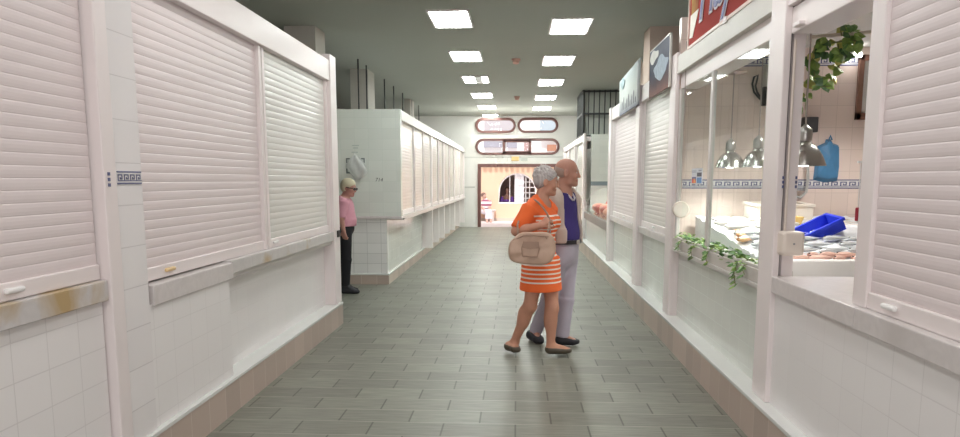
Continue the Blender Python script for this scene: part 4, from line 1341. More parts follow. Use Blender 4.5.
class Sdf:
    """smooth union of limbs, then meshed as one continuous surface"""

    def __init__(self, h):
        self.h, self.ops = h, []

    def cap(self, a, b, ra, rb, k=0.02, mode='add'):
        self.ops.append((mode, 'cap', (npv(a), npv(b), ra, rb), k))
        return self

    def chain(self, pts, rs, k=0.02):
        for i in range(len(pts) - 1):
            self.cap(pts[i], pts[i + 1], rs[i], rs[i + 1], k)
        return self

    def ell(self, c, r, R=None, k=0.03, mode='add'):
        self.ops.append((mode, 'ell', (npv(c), np.array(r, np.float32), None if R is None else np.array(R, np.float32)), k))
        return self

    def frus(self, a, b, ra, rb, R=None, asp=1.0, k=0.01, mode='add'):
        """flat-ended cone from a to b; asp squeezes its second cross axis"""
        self.ops.append((mode, 'frus', (npv(a), npv(b), ra, rb, None if R is None else np.array(R, np.float32), asp), k))
        return self

    def plane(self, p, n):
        """keep the side the normal points away from"""
        n = Vector(n).normalized()
        self.ops.append(('int', 'plane', (npv(p), npv(n)), 0))
        return self

    def bounds(self, op):
        m, t, a, k = op
        if t == 'cap' or t == 'frus':
            r = max(a[2], a[3])
            return np.minimum(a[0], a[1]) - r, np.maximum(a[0], a[1]) + r
        if t == 'ell':
            r = float(a[1].max())
            return a[0] - r, a[0] + r

    def mesh(self):
        h = self.h
        bs = [self.bounds(o) for o in self.ops if o[0] == 'add']
        lo = np.min([b[0] for b in bs], axis=0) - 3 * h
        hi = np.max([b[1] for b in bs], axis=0) + 3 * h
        n = np.ceil((hi - lo) / h).astype(int) + 1
        ax = [lo[i] + h * np.arange(n[i], dtype=np.float32) for i in range(3)]
        D = np.full(n, 0.2, np.float32)
        for m, t, a, k in self.ops:
            if t == 'plane':
                d = ((ax[0] - a[0][0]) * a[1][0])[:, None, None] + ((ax[1] - a[0][1]) * a[1][1])[None, :, None] + ((ax[2] - a[0][2]) * a[1][2])[None, None, :]
                D = np.maximum(D, d)
                continue
            b0, b1 = self.bounds((m, t, a, k))
            mg = k + 3 * h
            i0 = np.clip(np.floor((b0 - mg - lo) / h).astype(int), 0, n - 1)
            i1 = np.clip(np.ceil((b1 + mg - lo) / h).astype(int) + 1, 1, n)
            sl = tuple(slice(i0[i], i1[i]) for i in range(3))
            X = ax[0][sl[0]][:, None, None]
            Y = ax[1][sl[1]][None, :, None]
            Z = ax[2][sl[2]][None, None, :]
            if t == 'cap':
                p, q, ra, rb = a
                v = q - p
                L2 = float(v @ v) + 1e-12
                s = np.clip(((X - p[0]) * v[0] + (Y - p[1]) * v[1] + (Z - p[2]) * v[2]) / L2, 0, 1)
                d = np.sqrt((X - p[0] - s * v[0]) ** 2 + (Y - p[1] - s * v[1]) ** 2 + (Z - p[2] - s * v[2]) ** 2) - (ra + (rb - ra) * s)
            elif t == 'ell':
                c, r, R = a
                x, y, z = X - c[0], Y - c[1], Z - c[2]
                if R is not None:
                    x, y, z = (R[0][0] * x + R[1][0] * y + R[2][0] * z, R[0][1] * x + R[1][1] * y + R[2][1] * z, R[0][2] * x + R[1][2] * y + R[2][2] * z)
                k0 = np.sqrt((x / r[0]) ** 2 + (y / r[1]) ** 2 + (z / r[2]) ** 2)
                k1 = np.sqrt((x / r[0] ** 2) ** 2 + (y / r[1] ** 2) ** 2 + (z / r[2] ** 2) ** 2) + 1e-6
                d = k0 * (k0 - 1) / k1
            else:
                p, q, ra, rb, R, asp = a
                v = q - p
                Ln = math.sqrt(float(v @ v))
                u = v / Ln
                x, y, z = X - p[0], Y - p[1], Z - p[2]
                s = x * u[0] + y * u[1] + z * u[2]
                if R is None:
                    rad = np.sqrt(np.maximum(0, x * x + y * y + z * z - s * s))
                else:
                    x, y, z = x - s * u[0], y - s * u[1], z - s * u[2]
                    e0 = R[0][0] * x + R[1][0] * y + R[2][0] * z
                    e1 = R[0][1] * x + R[1][1] * y + R[2][1] * z
                    rad = np.sqrt(e0 ** 2 + (e1 / asp) ** 2)
                d = np.maximum(rad - (ra + (rb - ra) * s / Ln), np.abs(s - Ln / 2) - Ln / 2)
            S = D[sl]
            if m == 'add':
                if k > 0:
                    g = np.clip(0.5 + 0.5 * (S - d) / k, 0, 1)
                    D[sl] = S + (d - S) * g - k * g * (1 - g)
                else:
                    D[sl] = np.minimum(S, d)
            elif m == 'sub':
                g = np.clip(0.5 - 0.5 * (S + d) / max(k, 1e-4), 0, 1)
                D[sl] = S + (-d - S) * g + k * g * (1 - g)
        # surface nets
        ins = D < 0
        cn = n - 1
        cnt = np.zeros(cn, np.int8)
        acc = np.zeros((3,) + tuple(cn), np.float32)
        for axis in range(3):
            o1, o2 = [q for q in range(3) if q != axis]
            for d1 in (0, 1):
                for d2 in (0, 1):
                    s0 = [slice(0, cn[q]) for q in range(3)]
                    s0[o1] = slice(d1, cn[o1] + d1)
                    s0[o2] = slice(d2, cn[o2] + d2)
                    s1 = list(s0)
                    s1[axis] = slice(1, cn[axis] + 1)
                    A, Bv = D[tuple(s0)], D[tuple(s1)]
                    cr = (A < 0) != (Bv < 0)
                    tt = np.where(cr, A / np.where(cr, A - Bv, 1), 0)
                    cnt += cr
                    acc[axis] += tt
                    if d1:
                        acc[o1] += cr
                    if d2:
                        acc[o2] += cr
        act = cnt > 0
        idx = np.full(cn, -1, np.int64)
        idx[act] = np.arange(int(act.sum()))
        ii = np.argwhere(act)
        V = np.stack([lo[q] + h * (ii[:, q] + acc[q][act] / cnt[act]) for q in range(3)], 1)
        faces = []
        for axis in range(3):
            o1, o2 = (axis + 1) % 3, (axis + 2) % 3
            s0 = [slice(0, n[q]) for q in range(3)]
            s0[axis] = slice(0, n[axis] - 1)
            s1 = list(s0)
            s1[axis] = slice(1, n[axis])
            A, Bv = ins[tuple(s0)], ins[tuple(s1)]
            e = np.argwhere(A != Bv)
            e = e[(e[:, o1] > 0) & (e[:, o2] > 0) & (e[:, o1] < n[o1] - 1) & (e[:, o2] < n[o2] - 1)]
            q = []
            for d1, d2 in ((-1, -1), (0, -1), (0, 0), (-1, 0)):
                c = e.copy()
                c[:, o1] += d1
                c[:, o2] += d2
                q.append(idx[c[:, 0], c[:, 1], c[:, 2]])
            Q = np.stack(q, 1)
            fl = ~A[e[:, 0], e[:, 1], e[:, 2]]
            Q[fl] = Q[fl][:, ::-1]
            faces.append(Q)
        Fq = np.concatenate(faces)
        return V, Fq

    def build(self, name, mat, parent, paint=None, smooth_iter=1):
        V, Q = self.mesh()
        # gentle relaxation against the grid steps
        for _ in range(smooth_iter):
            s = np.zeros_like(V)
            c = np.zeros(len(V))
            for a_, b_ in ((0, 1), (1, 2), (2, 3), (3, 0)):
                np.add.at(s, Q[:, a_], V[Q[:, b_]])
                np.add.at(c, Q[:, a_], 1)
                np.add.at(s, Q[:, b_], V[Q[:, a_]])
                np.add.at(c, Q[:, b_], 1)
            V = 0.5 * V + 0.5 * s / np.maximum(c, 1)[:, None]
        off = np.array(ORG[parent.name]) if parent is not None else np.zeros(3)
        me = bpy.data.meshes.new(name)
        me.from_pydata((V - off).tolist(), [], Q.tolist())
        me.materials.append(mat)
        me.polygons.foreach_set('use_smooth', [True] * len(me.polygons))
        if paint is not None:
            at_ = me.color_attributes.new('Col', 'FLOAT_COLOR', 'POINT')
            C = np.ones((len(V), 4), np.float32)
            C[:, :3] = paint(V)
            at_.data.foreach_set('color', C.ravel())
        me.update()
        o = bpy.data.objects.new(name, me)
        COL.objects.link(o)
        if parent is not None:
            o.parent = parent
            ORG[o.name] = ORG[parent.name]
        return o


def frame(yaw, pitch=0.0, roll=0.0):
    """columns: forward, left, up of a body part"""
    M = Matrix.Rotation(yaw, 3, 'Z') @ Matrix.Rotation(-pitch, 3, 'Y') @ Matrix.Rotation(roll, 3, 'X')
    return M


class Head:
    """a head in its own frame: forward x, left y, up z; eyes at half its height"""

    def __init__(self, c, M, s=1.0, female=False):
        self.c, self.M, self.s, self.female = Vector(c), M, s, female

    def p(self, x, y, z):
        return self.c + self.M @ (Vector((x, y, z)) * self.s)

    def add(self, S, stubby=0.0):
        s, R = self.s, self.M
        S.ell(self.p(-0.012, 0, 0.035), (0.098 * s, 0.076 * s, 0.085 * s), R, 0.02)
        S.ell(self.p(0.028, 0, -0.025), (0.066 * s, 0.060 * s, 0.085 * s), R, 0.03)
        S.cap(self.p(0.03, 0.03, -0.085), self.p(0.072, 0.012, -0.094), 0.026 * s, 0.020 * s, 0.025)
        S.cap(self.p(0.03, -0.03, -0.085), self.p(0.072, -0.012, -0.094), 0.026 * s, 0.020 * s, 0.025)
        S.ell(self.p(0.080, 0, -0.098), (0.018 * s, 0.018 * s, 0.016 * s), R, 0.015)
        S.cap(self.p(0.078, 0.04, 0.026), self.p(0.086, -0.0, 0.020), 0.013 * s, 0.013 * s, 0.012)
        S.cap(self.p(0.078, -0.04, 0.026), self.p(0.086, -0.0, 0.020), 0.013 * s, 0.013 * s, 0.012)
        for q in (1, -1):
            S.ell(self.p(0.094, 0.031 * q, 0.003), (0.013 * s, 0.016 * s, 0.011 * s), R, 0.012, 'sub')
            S.ell(self.p(0.070, 0.040 * q, -0.03), (0.024 * s, 0.022 * s, 0.022 * s), R, 0.02)
            S.ell(self.p(0.079, 0.031 * q, 0.002), (0.012 * s,) * 3, R, 0.003)
            S.ell(self.p(-0.008, 0.078 * q, -0.010), (0.022 * s, 0.010 * s, 0.034 * s), R, 0.006)
            S.ell(self.p(-0.003, 0.088 * q, -0.006), (0.010 * s, 0.006 * s, 0.018 * s), R, 0.004, 'sub')
        S.cap(self.p(0.088, 0, 0.012), self.p(0.109, 0, -0.030), 0.010 * s, 0.0135 * s, 0.014)
        for q in (1, -1):
            S.ell(self.p(0.100, 0.012 * q, -0.034), (0.011 * s, 0.008 * s, 0.008 * s), R, 0.006)
        S.ell(self.p(0.089, 0, -0.060), (0.012 * s, 0.024 * s, 0.008 * s), R, 0.006)
        S.ell(self.p(0.086, 0, -0.074), (0.012 * s, 0.021 * s, 0.008 * s), R, 0.006)
        S.cap(self.p(0.103, 0.018, -0.067), self.p(0.103, -0.018, -0.067), 0.004 * s, 0.004 * s, 0.004, 'sub')

    def paint(self, V, col, skin, brow=(0.4, 0.36, 0.33)):
        Mi = np.array(self.M.inverted())
        L_ = ((V - np.array(self.c)) @ Mi.T) / self.s

        def near(x, y, z, rx, ry, rz):
            return ((L_[:, 0] - x) / rx) ** 2 + ((np.abs(L_[:, 1]) - y) / ry) ** 2 + ((L_[:, 2] - z) / rz) ** 2 < 1
        col[near(0.092, 0.0, -0.067, 0.03, 0.024, 0.013)] = [skin[0] * 0.82, skin[1] * 0.55, skin[2] * 0.55]
        col[near(0.085, 0.034, 0.026, 0.03, 0.020, 0.006)] = brow
        col[near(0.09, 0.031, 0.002, 0.02, 0.013, 0.007)] = (0.62, 0.58, 0.55)
        col[near(0.093, 0.029, 0.002, 0.02, 0.006, 0.007)] = (0.04, 0.03, 0.03)
        return L_


def hand(S, w, d, n, s=1.0, curl=0.5, k=0.006, thumb_side=1):
    """palm, five fingers of different lengths with knuckle bends, thumb from the side of the palm.
    w wrist, d direction, n the way the palm faces"""
    d = Vector(d).normalized()
    n = Vector(n)
    n = (n - d * n.dot(d)).normalized()
    sd = d.cross(n) * thumb_side          # towards the thumb
    w = Vector(w)
    palm = 0.088 * s
    roots = []
    for i, (off, ln) in enumerate(((0.030, 0.072), (0.010, 0.080), (-0.010, 0.074), (-0.029, 0.058))):
        r0 = w + d * 0.012 * s + sd * off * 0.55 * s
        r1 = w + d * (palm - 0.004 * abs(i - 1)) * s / 1.0 + sd * off * s
        S.cap(r0, r1, 0.0135 * s, 0.0115 * s, 0.014)
        p, a = r1, curl * 0.5
        for seg, f_ in enumerate((0.45, 0.32, 0.23)):
            a += curl * (0.5 if seg == 0 else 0.9)
            dd = d * math.cos(a) + n * math.sin(a) + sd * off * 0.8
            q = p + dd.normalized() * ln * f_ * s
            S.cap(p, q, (0.0096 - 0.0008 * seg) * s, (0.0090 - 0.0009 * seg) * s, 0.003)
            p = q
    t0 = w + d * 0.022 * s + sd * 0.022 * s
    t1 = t0 + (d * 0.55 + sd * 0.75 + n * 0.25).normalized() * 0.040 * s
    t2 = t1 + (d * 0.85 + sd * 0.30 + n * 0.35).normalized() * 0.030 * s
    t3 = t2 + (d * 0.9 + sd * 0.0 + n * 0.4).normalized() * 0.024 * s
    S.chain([t0, t1, t2, t3], [0.016 * s, 0.0115 * s, 0.0105 * s, 0.009 * s], 0.006)


def foot(S, ankle, heel, toe, s=1.0, infl=0.0):
    """heel, arch and a broad forefoot with a toe row on the ground line"""
    ankle, heel, toe = Vector(ankle), Vector(heel), Vector(toe)
    d = (toe - heel).normalized()
    u = Vector((0, 0, 1))
    sd = d.cross(u).normalized()
    r = 0.030 * s + infl
    S.cap(ankle, heel + u * 0.012 + d * 0.02, 0.034 * s + infl, r, 0.02)
    S.cap(ankle + d * 0.02, heel.lerp(toe, 0.62) + u * 0.012, 0.032 * s + infl, 0.026 * s + infl, 0.03)
    for q in (-1, 0, 1):
        S.cap(heel.lerp(toe, 0.10) + sd * 0.006 * q, heel.lerp(toe, 0.72) + sd * 0.022 * q * s, r, 0.021 * s + infl, 0.02)
        S.cap(heel.lerp(toe, 0.72) + sd * 0.022 * q * s, heel.lerp(toe, 0.93 - 0.05 * abs(q)) + sd * 0.015 * q * s, 0.021 * s + infl, 0.015 * s + infl, 0.015)


def skin_paint(skin, head, extra=None, brow=(0.4, 0.36, 0.33)):
    def f(V):
        c = np.tile(np.array(skin, np.float32), (len(V), 1))
        head.paint(V, c, skin, brow)
        if extra:
            extra(V, c)
        return c
    return f


SKIN = attr_mat('skin', 0.55)
HAIRM = attr_mat('hair', 0.75)

# ---- the woman in the orange striped dress
YW = 5.93
root = thing('person', 'woman with short grey hair in an orange dress with white stripes, walking', 'person', (0.15, YW, 0))
phi = math.radians(-24)
MBd = frame(phi)
fwd, lft = Vector((math.cos(phi), math.sin(phi), 0)), Vector((-math.sin(phi), math.cos(phi), 0))
hd = Head(at(546.0, 181.5, YW), frame(math.radians(2), math.radians(-6)), 0.97, True)
neck0, neck1 = at(540.5, 203, YW), at(543.5, 190, YW)
chest, belly, pelvis = at(540.5, 220, YW), at(541, 243, YW), at(541, 264, YW)
shR, shL = at(530.5, 209.5, YW - 0.14), at(549.0, 209, YW + 0.15)
elR, wrR = at(516.5, 231, YW - 0.20), at(540.5, 225.5, YW - 0.26)
elL, wrL = at(548.5, 236, YW + 0.23), at(546.5, 256, YW + 0.24)
hipR, hipL = at(536.0, 270, YW - 0.06), at(549.5, 270, YW + 0.07)
knR, knL = at(530, 306, YW - 0.07), at(552, 308, YW - 0.03)
anR, anL = at(514.2, 342.0, YW + 0.05), at(550.5, 346.0, YW - 0.05)
heR, toR = at(507.5, 349.0, YW + 0.07), at(518.8, 352.6, YW - 0.05)
heL, toL = at(547.2, 352.6, YW - 0.05), at(571.5, 352.8, YW - 0.06)


def torso(S, infl=0.0, fem=True):
    R = MBd
    S.ell(chest + fwd * 0.0, (0.105 + infl, 0.150 + infl, 0.165 + infl), R, 0.05)
    S.ell(belly, (0.108 + infl, 0.138 + infl, 0.16 + infl), R, 0.06)
    S.ell(pelvis, (0.125 + infl, 0.162 + infl, 0.14 + infl), R, 0.06)
    if fem:
        for q in (1, -1):
            S.ell(chest + fwd * 0.075 + lft * 0.065 * q - Vector((0, 0, 0.02)), (0.070 + infl, 0.070 + infl, 0.072 + infl), R, 0.04)
    S.cap(shR, neck0 - fwd * 0.0, 0.056 + infl, 0.060 + infl, 0.05)
    S.cap(shL, neck0 - fwd * 0.0, 0.056 + infl, 0.060 + infl, 0.05)
    S.ell(chest - fwd * 0.03 + Vector((0, 0, 0.08)), (0.085 + infl, 0.14 + infl, 0.10 + infl), R, 0.04)


S = Sdf(0.0072)
torso(S)
S.cap(neck0, neck1, 0.058, 0.052, 0.03)
hd.add(S)
S.chain([shR, elR, wrR], [0.054, 0.042, 0.029], 0.02)
S.ell(elR.lerp(wrR, 0.3), (0.046, 0.044, 0.044), None, 0.03)
S.chain([shL, elL, wrL], [0.052, 0.040, 0.029], 0.02)
dR = (at(549, 219.5, YW - 0.25) - wrR)
hand(S, wrR, dR, Vector((0.35, 0.8, -0.2)), 0.95, 0.85, thumb_side=-1)
hand(S, wrL, Vector((0.12, 0.02, -1)), Vector((-0.1, -0.9, 0.0)), 0.92, 0.5)
for hp, kn, an, he, to in ((hipR, knR, anR, heR, toR), (hipL, knL, anL, heL, toL)):
    S.chain([hp, kn, an], [0.080, 0.055, 0.035], 0.03)
    S.ell(kn.lerp(an, 0.30) - fwd * 0.016, (0.050, 0.048, 0.10), None, 0.04)
    foot(S, an, he + Vector((0, 0, 0.034)), to + Vector((0, 0, 0.026)), 0.92)


def tan_legs(V, c):
    m = V[:, 2] < 0.75
    c[m] = (0.50, 0.25, 0.165)


S.build('body', SKIN, root, skin_paint((0.53, 0.27, 0.185), hd, tan_legs))
# dress
S = Sdf(0.0085)
torso(S, 0.013)
hem_c = at(541.5, 289.5, YW)
S.frus(pelvis + Vector((0, 0, 0.06)), Vector((pelvis.x, pelvis.y, hem_c.z)), 0.155, 0.182, [list(r) for r in MBd], 1.10, 0.05)
S.cap(neck0 - Vector((0, 0, 0.02)), neck0 + Vector((0, 0, 0.0)), 0.07, 0.066, 0.03)
S.frus(shR, shR.lerp(elR, 0.93), 0.074, 0.066, None, 1, 0.035)
S.frus(shL, shL.lerp(elL, 0.93), 0.072, 0.064, None, 1, 0.035)
S.ell(neck0 + fwd * 0.055 + Vector((0, 0, 0.035)), (0.075, 0.082, 0.085), [list(r) for r in MBd], 0.01, 'sub')
S.plane((0, 0, hem_c.z), (0, 0, -1))
ORANGE = (0.86, 0.155, 0.035)


def dress_paint(V):
    c = np.tile(np.array(ORANGE, np.float32), (len(V), 1))
    return c


mt, nt, b_ = nt_mat('orange_striped_knit')
tc_ = N(nt, 'ShaderNodeTexCoord')
sp_ = N(nt, 'ShaderNodeSeparateXYZ')
L(nt, tc_.outputs['Object'], sp_.inputs[0])


def mnode(op, a, b=None, bv=None):
    q = N(nt, 'ShaderNodeMath', operation=op)
    L(nt, a, q.inputs[0])
    if b is not None:
        L(nt, b, q.inputs[1])
    if bv is not None:
        q.inputs[1].default_value = bv
    return q.outputs[0]


z_ = sp_.outputs['Z']
fr_ = mnode('FRACT', mnode('DIVIDE', mnode('SUBTRACT', z_, bv=0.615), bv=0.0375))
st_ = mnode('MULTIPLY', mnode('LESS_THAN', fr_, bv=0.36), mnode('GREATER_THAN', z_, bv=0.632))
st_ = mnode('MULTIPLY', st_, mnode('LESS_THAN', z_, bv=1.245))
# the sleeve and back are plain orange; its stripes start in front of the armhole
fx_ = mnode('ADD', mnode('MULTIPLY', sp_.outputs['X'], bv=math.cos(phi)), mnode('MULTIPLY', sp_.outputs['Y'], bv=math.sin(phi)))
lim = mnode('LESS_THAN', z_, bv=1.09)
st_ = mnode('MULTIPLY', st_, mnode('MAXIMUM', lim, mnode('GREATER_THAN', fx_, bv=0.075)))
mx_ = N(nt, 'ShaderNodeMix', data_type='RGBA')
L(nt, st_, mx_.inputs[0])
mx_.inputs[6].default_value = rgb(ORANGE)
mx_.inputs[7].default_value = (0.86, 0.74, 0.66, 1)
L(nt, mx_.outputs[2], b_.inputs['Base Color'])
b_.inputs['Roughness'].default_value = 0.85
S.build('dress', mt, root)
# hair: short, grey, a little tousled
S = Sdf(0.006)
S.ell(hd.p(-0.014, 0, 0.040), (0.101, 0.080, 0.085), [list(r) for r in hd.M], 0.02)
S.ell(hd.p(-0.048, 0, -0.008), (0.056, 0.066, 0.066), [list(r) for r in hd.M], 0.03)
rr = random.Random(3)
for k in range(220):
    u_, v_ = rr.uniform(-1, 1), rr.uniform(-0.2, 1)
    a_ = rr.uniform(0, 2 * math.pi)
    dirv = Vector((math.cos(a_) * math.sqrt(1 - min(1, abs(v_)) ** 2), math.sin(a_) * math.sqrt(1 - min(1, abs(v_)) ** 2), v_))
    base_ = Vector((-0.018 + dirv.x * 0.098, dirv.y * 0.080, 0.045 + dirv.z * 0.084))
    tip = base_ + Vector((dirv.x * 0.010 - 0.014 * max(0, dirv.z), dirv.y * 0.008, dirv.z * 0.016 + 0.002)) + Vector((rr.uniform(-1, 1), rr.uniform(-1, 1), rr.uniform(-1, 1))) * 0.006
    S.cap(hd.p(*base_), hd.p(*tip), 0.008, 0.003, 0.006)
S.ell(hd.p(0.085, 0, -0.03), (0.062, 0.09, 0.075), [list(r) for r in hd.M], 0.012, 'sub')
S.ell(hd.p(0.012, 0.085, -0.035), (0.034, 0.03, 0.045), [list(r) for r in hd.M], 0.008, 'sub')
S.ell(hd.p(0.012, -0.085, -0.035), (0.034, 0.03, 0.045), [list(r) for r in hd.M], 0.008, 'sub')


def grey_hair(V):
    n_ = np.sin(V[:, 0] * 260 + V[:, 2] * 170) * np.sin(V[:, 1] * 210 - V[:, 2] * 130)
    t_ = 0.47 + 0.14 * n_
    t_ = t_ - 0.17 * np.clip((1.52 - V[:, 2]) / 0.06, 0, 1)
    return np.stack([t_ * 1.04, t_ * 0.98, t_ * 0.95], 1)


S.build('hair', HAIRM, root, grey_hair)
# flat shoes
SHOE_W = plain('dark_bronze_leather', (0.075, 0.060, 0.040), 0.35, var=0.3, scale=20)
for an, he, to in ((anR, heR, toR), (anL, heL, toL)):
    S = Sdf(0.006)
    foot(S, an, he + Vector((0, 0, 0.030)), to + Vector((0, 0, 0.022)), 0.92, 0.006)
    dd = (to - he).normalized()
    S.plane(he + Vector((0, 0, 0.052)), Vector((0, 0, 1)) + dd * 0.05)
    S.plane((0, 0, 0.004), (0, 0, -1))
    sh_ = S.build('shoe', SHOE_W, root)
    hb_ = MB()
    q = he + dd * 0.02
    zt_, zb_ = max(0.010, he.z + 0.008), max(0.0, he.z - 0.004)
    hb_.prism([(0.024 * math.cos(2 * math.pi * k / 14), 0.022 * math.sin(2 * math.pi * k / 14)) for k in range(14)], (q.x, q.y, zb_), (1, 0, 0), (0, 1, 0), (0, 0, zt_ - zb_))
    obj('shoe_heel', hb_, SHOE_W, sh_)

# handbag on her arm
YB = YW - 0.42
t = thing('handbag', 'large beige leather handbag hanging from the woman\'s shoulder', 'handbag', tuple(at(532, 263, YB)))
outl = [(508.6, 255), (508.4, 249), (510, 242), (514, 238.0), (519, 233.6), (525, 232.0), (533, 232.2), (542, 231.8), (549, 233.0), (553.5, 237.5), (555.8, 246), (554.6, 254), (550, 261.5), (541, 264.2), (528, 263.6), (516.5, 262.2), (510.5, 259.5)]
n_ = len(outl)
cen = (532, 250)
def smooth_loop(pts, m):
    """closed spline through the outline"""
    out = []
    k_ = len(pts)
    for i in range(k_):
        p0_, p1_, p2_, p3_ = [Vector((*pts[(i + j) % k_], 0)) for j in (-1, 0, 1, 2)]
        for q_ in range(m):
            t_ = q_ / m
            v_ = 0.5 * ((2 * p1_) + (p2_ - p0_) * t_ + (2 * p0_ - 5 * p1_ + 4 * p2_ - p3_) * t_ ** 2 + (3 * p1_ - p0_ - 3 * p2_ + p3_) * t_ ** 3)
            out.append((v_.x, v_.y))
    return out


outl = smooth_loop(outl, 3)
n_ = len(outl)
vs, fs = [], []
lay_ = []
for k in range(17):
    a_ = -math.pi / 2 + math.pi * k / 16
    lay_.append((0.085 * math.copysign(abs(math.sin(a_)) ** 0.75, math.sin(a_)), 0.80 + 0.20 * max(0.0, math.cos(a_)) ** 0.35 if abs(k - 8) < 8 else 0.80))
lay_ = [(-0.086, 0.35), (-0.087, 0.6)] + lay_ + [(0.087, 0.6), (0.086, 0.35)]
for off, sc_ in lay_:
    for x, y in outl:
        p = at(cen[0] + (x - cen[0]) * sc_, cen[1] + (y - cen[1]) * sc_, YB)
        wav = 0.006 * math.sin(x * 0.22 + y * 0.3)
        thick = 0.55 + 0.45 * min(1, max(0, (y - 232) / 20))
        vs.append((p.x, YB + off * thick + wav, p.z))
for j in range(len(lay_) - 1):
    for i in range(n_):
        fs.append((j * n_ + i, (j + 1) * n_ + i, (j + 1) * n_ + (i + 1) % n_, j * n_ + (i + 1) % n_))
fs.append(tuple(range(n_)))
fs.append(tuple((len(lay_) - 1) * n_ + i for i in reversed(range(n_))))
LEA = plain('beige_leather', (0.47, 0.325, 0.24), 0.5, var=0.16, scale=12)
LEA2 = plain('beige_leather_edge', (0.33, 0.215, 0.155), 0.5, var=0.14, scale=12)
bo = obj('bag_body', MB().add(vs, fs), LEA, t, smooth=True)
pk = MB()
q = [at(x, y, YB) for x, y in ((522.5, 255), (521.6, 247), (523.5, 241), (538, 241.5), (538.8, 248), (537, 255.5))]
pk.add([(p.x, YB - 0.092, p.z) for p in q] + [(p.x, YB - 0.07, p.z) for p in q], [(0, 1, 2, 3, 4, 5), (11, 10, 9, 8, 7, 6)] + [(i, 6 + i, 6 + (i + 1) % 6, (i + 1) % 6) for i in range(6)])
pk_o = obj('front_pocket', pk, LEA, t, bevel=0.008, segs=3)
q2 = [(p.x, YB - 0.094, p.z) for p in q]
obj('pocket_piping', MB().tube(q2 + [q2[0]], 0.0045, 6), LEA2, pk_o)
obj('pocket_flap', MB().add([(p.x, YB - 0.098, p.z) for p in [at(x, y, YB) for x, y in ((521.8, 246.5), (523.2, 240.4), (538.4, 240.8), (538.8, 247), (530, 248))]] + [(p.x, YB - 0.09, p.z) for p in [at(x, y, YB) for x, y in ((521.8, 246.5), (523.2, 240.4), (538.4, 240.8), (538.8, 247), (530, 248))]], [(0, 1, 2, 3, 4), (9, 8, 7, 6, 5)] + [(i, 5 + i, 5 + (i + 1) % 5, (i + 1) % 5) for i in range(5)]), LEA2, pk_o)
topf = MB()
topf.tube([at(513, 240.5, YB - 0.045), at(524, 235.5, YB - 0.05), at(536, 235.6, YB - 0.05), at(549, 237, YB - 0.045)], 0.006, 6)
obj('top_seam', topf, LEA2, t)
gu = MB()
for (x0, y0, x1, y1) in ((545, 236, 552, 246), (552, 246, 551.5, 258)):
    gu.tube([at(x0, y0, YB - 0.05), at(x1, y1, YB - 0.045)], 0.006, 6)
obj('side_tab', gu, LEA2, t)
strap = MB()
p_top = at(534.5, 200.5, YW - 0.115)
strap.tube([at(547, 236, YB - 0.02), at(549, 228, YB + 0.04), at(549.5, 221, YW - 0.245), at(547.5, 214, YW - 0.215), at(543, 207.5, YW - 0.19), at(538, 202.2, YW - 0.165), at(535.0, 200.0, YW - 0.13), at(531, 201.0, YW - 0.075), at(527, 206, YW - 0.04)], 0.0085, 8)
strap.tube([at(527, 206, YW - 0.04), at(521, 214, YW - 0.12), at(517.5, 225, YW - 0.29), at(518, 236, YB + 0.01)], 0.0085, 8)
obj('shoulder_strap', strap, LEA2, t, smooth=True)
obj('buckle', MB().tube([at(548.2, 233, YB), at(550.5, 233, YB), at(550.5, 229.5, YB + 0.02), at(548.2, 229.5, YB + 0.02), at(548.2, 233, YB)], 0.004, 6), GREYM, t)

# ---- the man in the navy polo shirt
YM = 6.32
root = thing('person', 'bald man in a navy polo shirt under a beige jacket, beside the woman', 'person', (0.35, YM, 0))
phi2 = math.radians(-38)
MM = frame(phi2)
RMM = [list(r) for r in MM]
fm, lm = Vector((math.cos(phi2), math.sin(phi2), 0)), Vector((-math.sin(phi2), math.cos(phi2), 0))
hd2 = Head(at(567.2, 172.5, YM - 0.02), frame(math.radians(-6), math.radians(-3)), 1.03)
neck0, neck1 = at(563, 194, YM), at(564.5, 182, YM)
chest, belly, pelvis = at(561.5, 212, YM), at(562, 234, YM), at(562.5, 252, YM)
shR, shL = at(550.0, 201, YM - 0.16), at(571.5, 200.5, YM + 0.12)
elR, wrR = at(546.0, 226, YM - 0.17), at(546.5, 244, YM - 0.13)
elL, wrL = at(574.2, 223, YM + 0.14), at(574.3, 239.0, YM + 0.02)
hipR, hipL = at(556.5, 262, YM - 0.07), at(567, 262, YM + 0.06)
knR, knL = at(549.5, 297, YM - 0.02), at(566.0, 299, YM - 0.0)
anR, anL = at(535.5, 331.0, YM + 0.12), at(562.2, 337, YM - 0.03)
heR, toR = at(530.0, 338.0, YM + 0.17), at(541.8, 345.0, YM - 0.05)
heL, toL = at(558.0, 344.0, YM - 0.03), at(578.5, 344.6, YM - 0.06)


def torso2(S, infl=0.0):
    S.ell(chest, (0.118 + infl, 0.168 + infl, 0.19 + infl), RMM, 0.05)
    S.ell(belly + fm * 0.015, (0.130 + infl, 0.160 + infl, 0.18 + infl), RMM, 0.06)
    S.ell(pelvis, (0.122 + infl, 0.160 + infl, 0.13 + infl), RMM, 0.06)
    S.cap(shR, neck0, 0.062 + infl, 0.066 + infl, 0.05)
    S.cap(shL, neck0, 0.062 + infl, 0.066 + infl, 0.05)


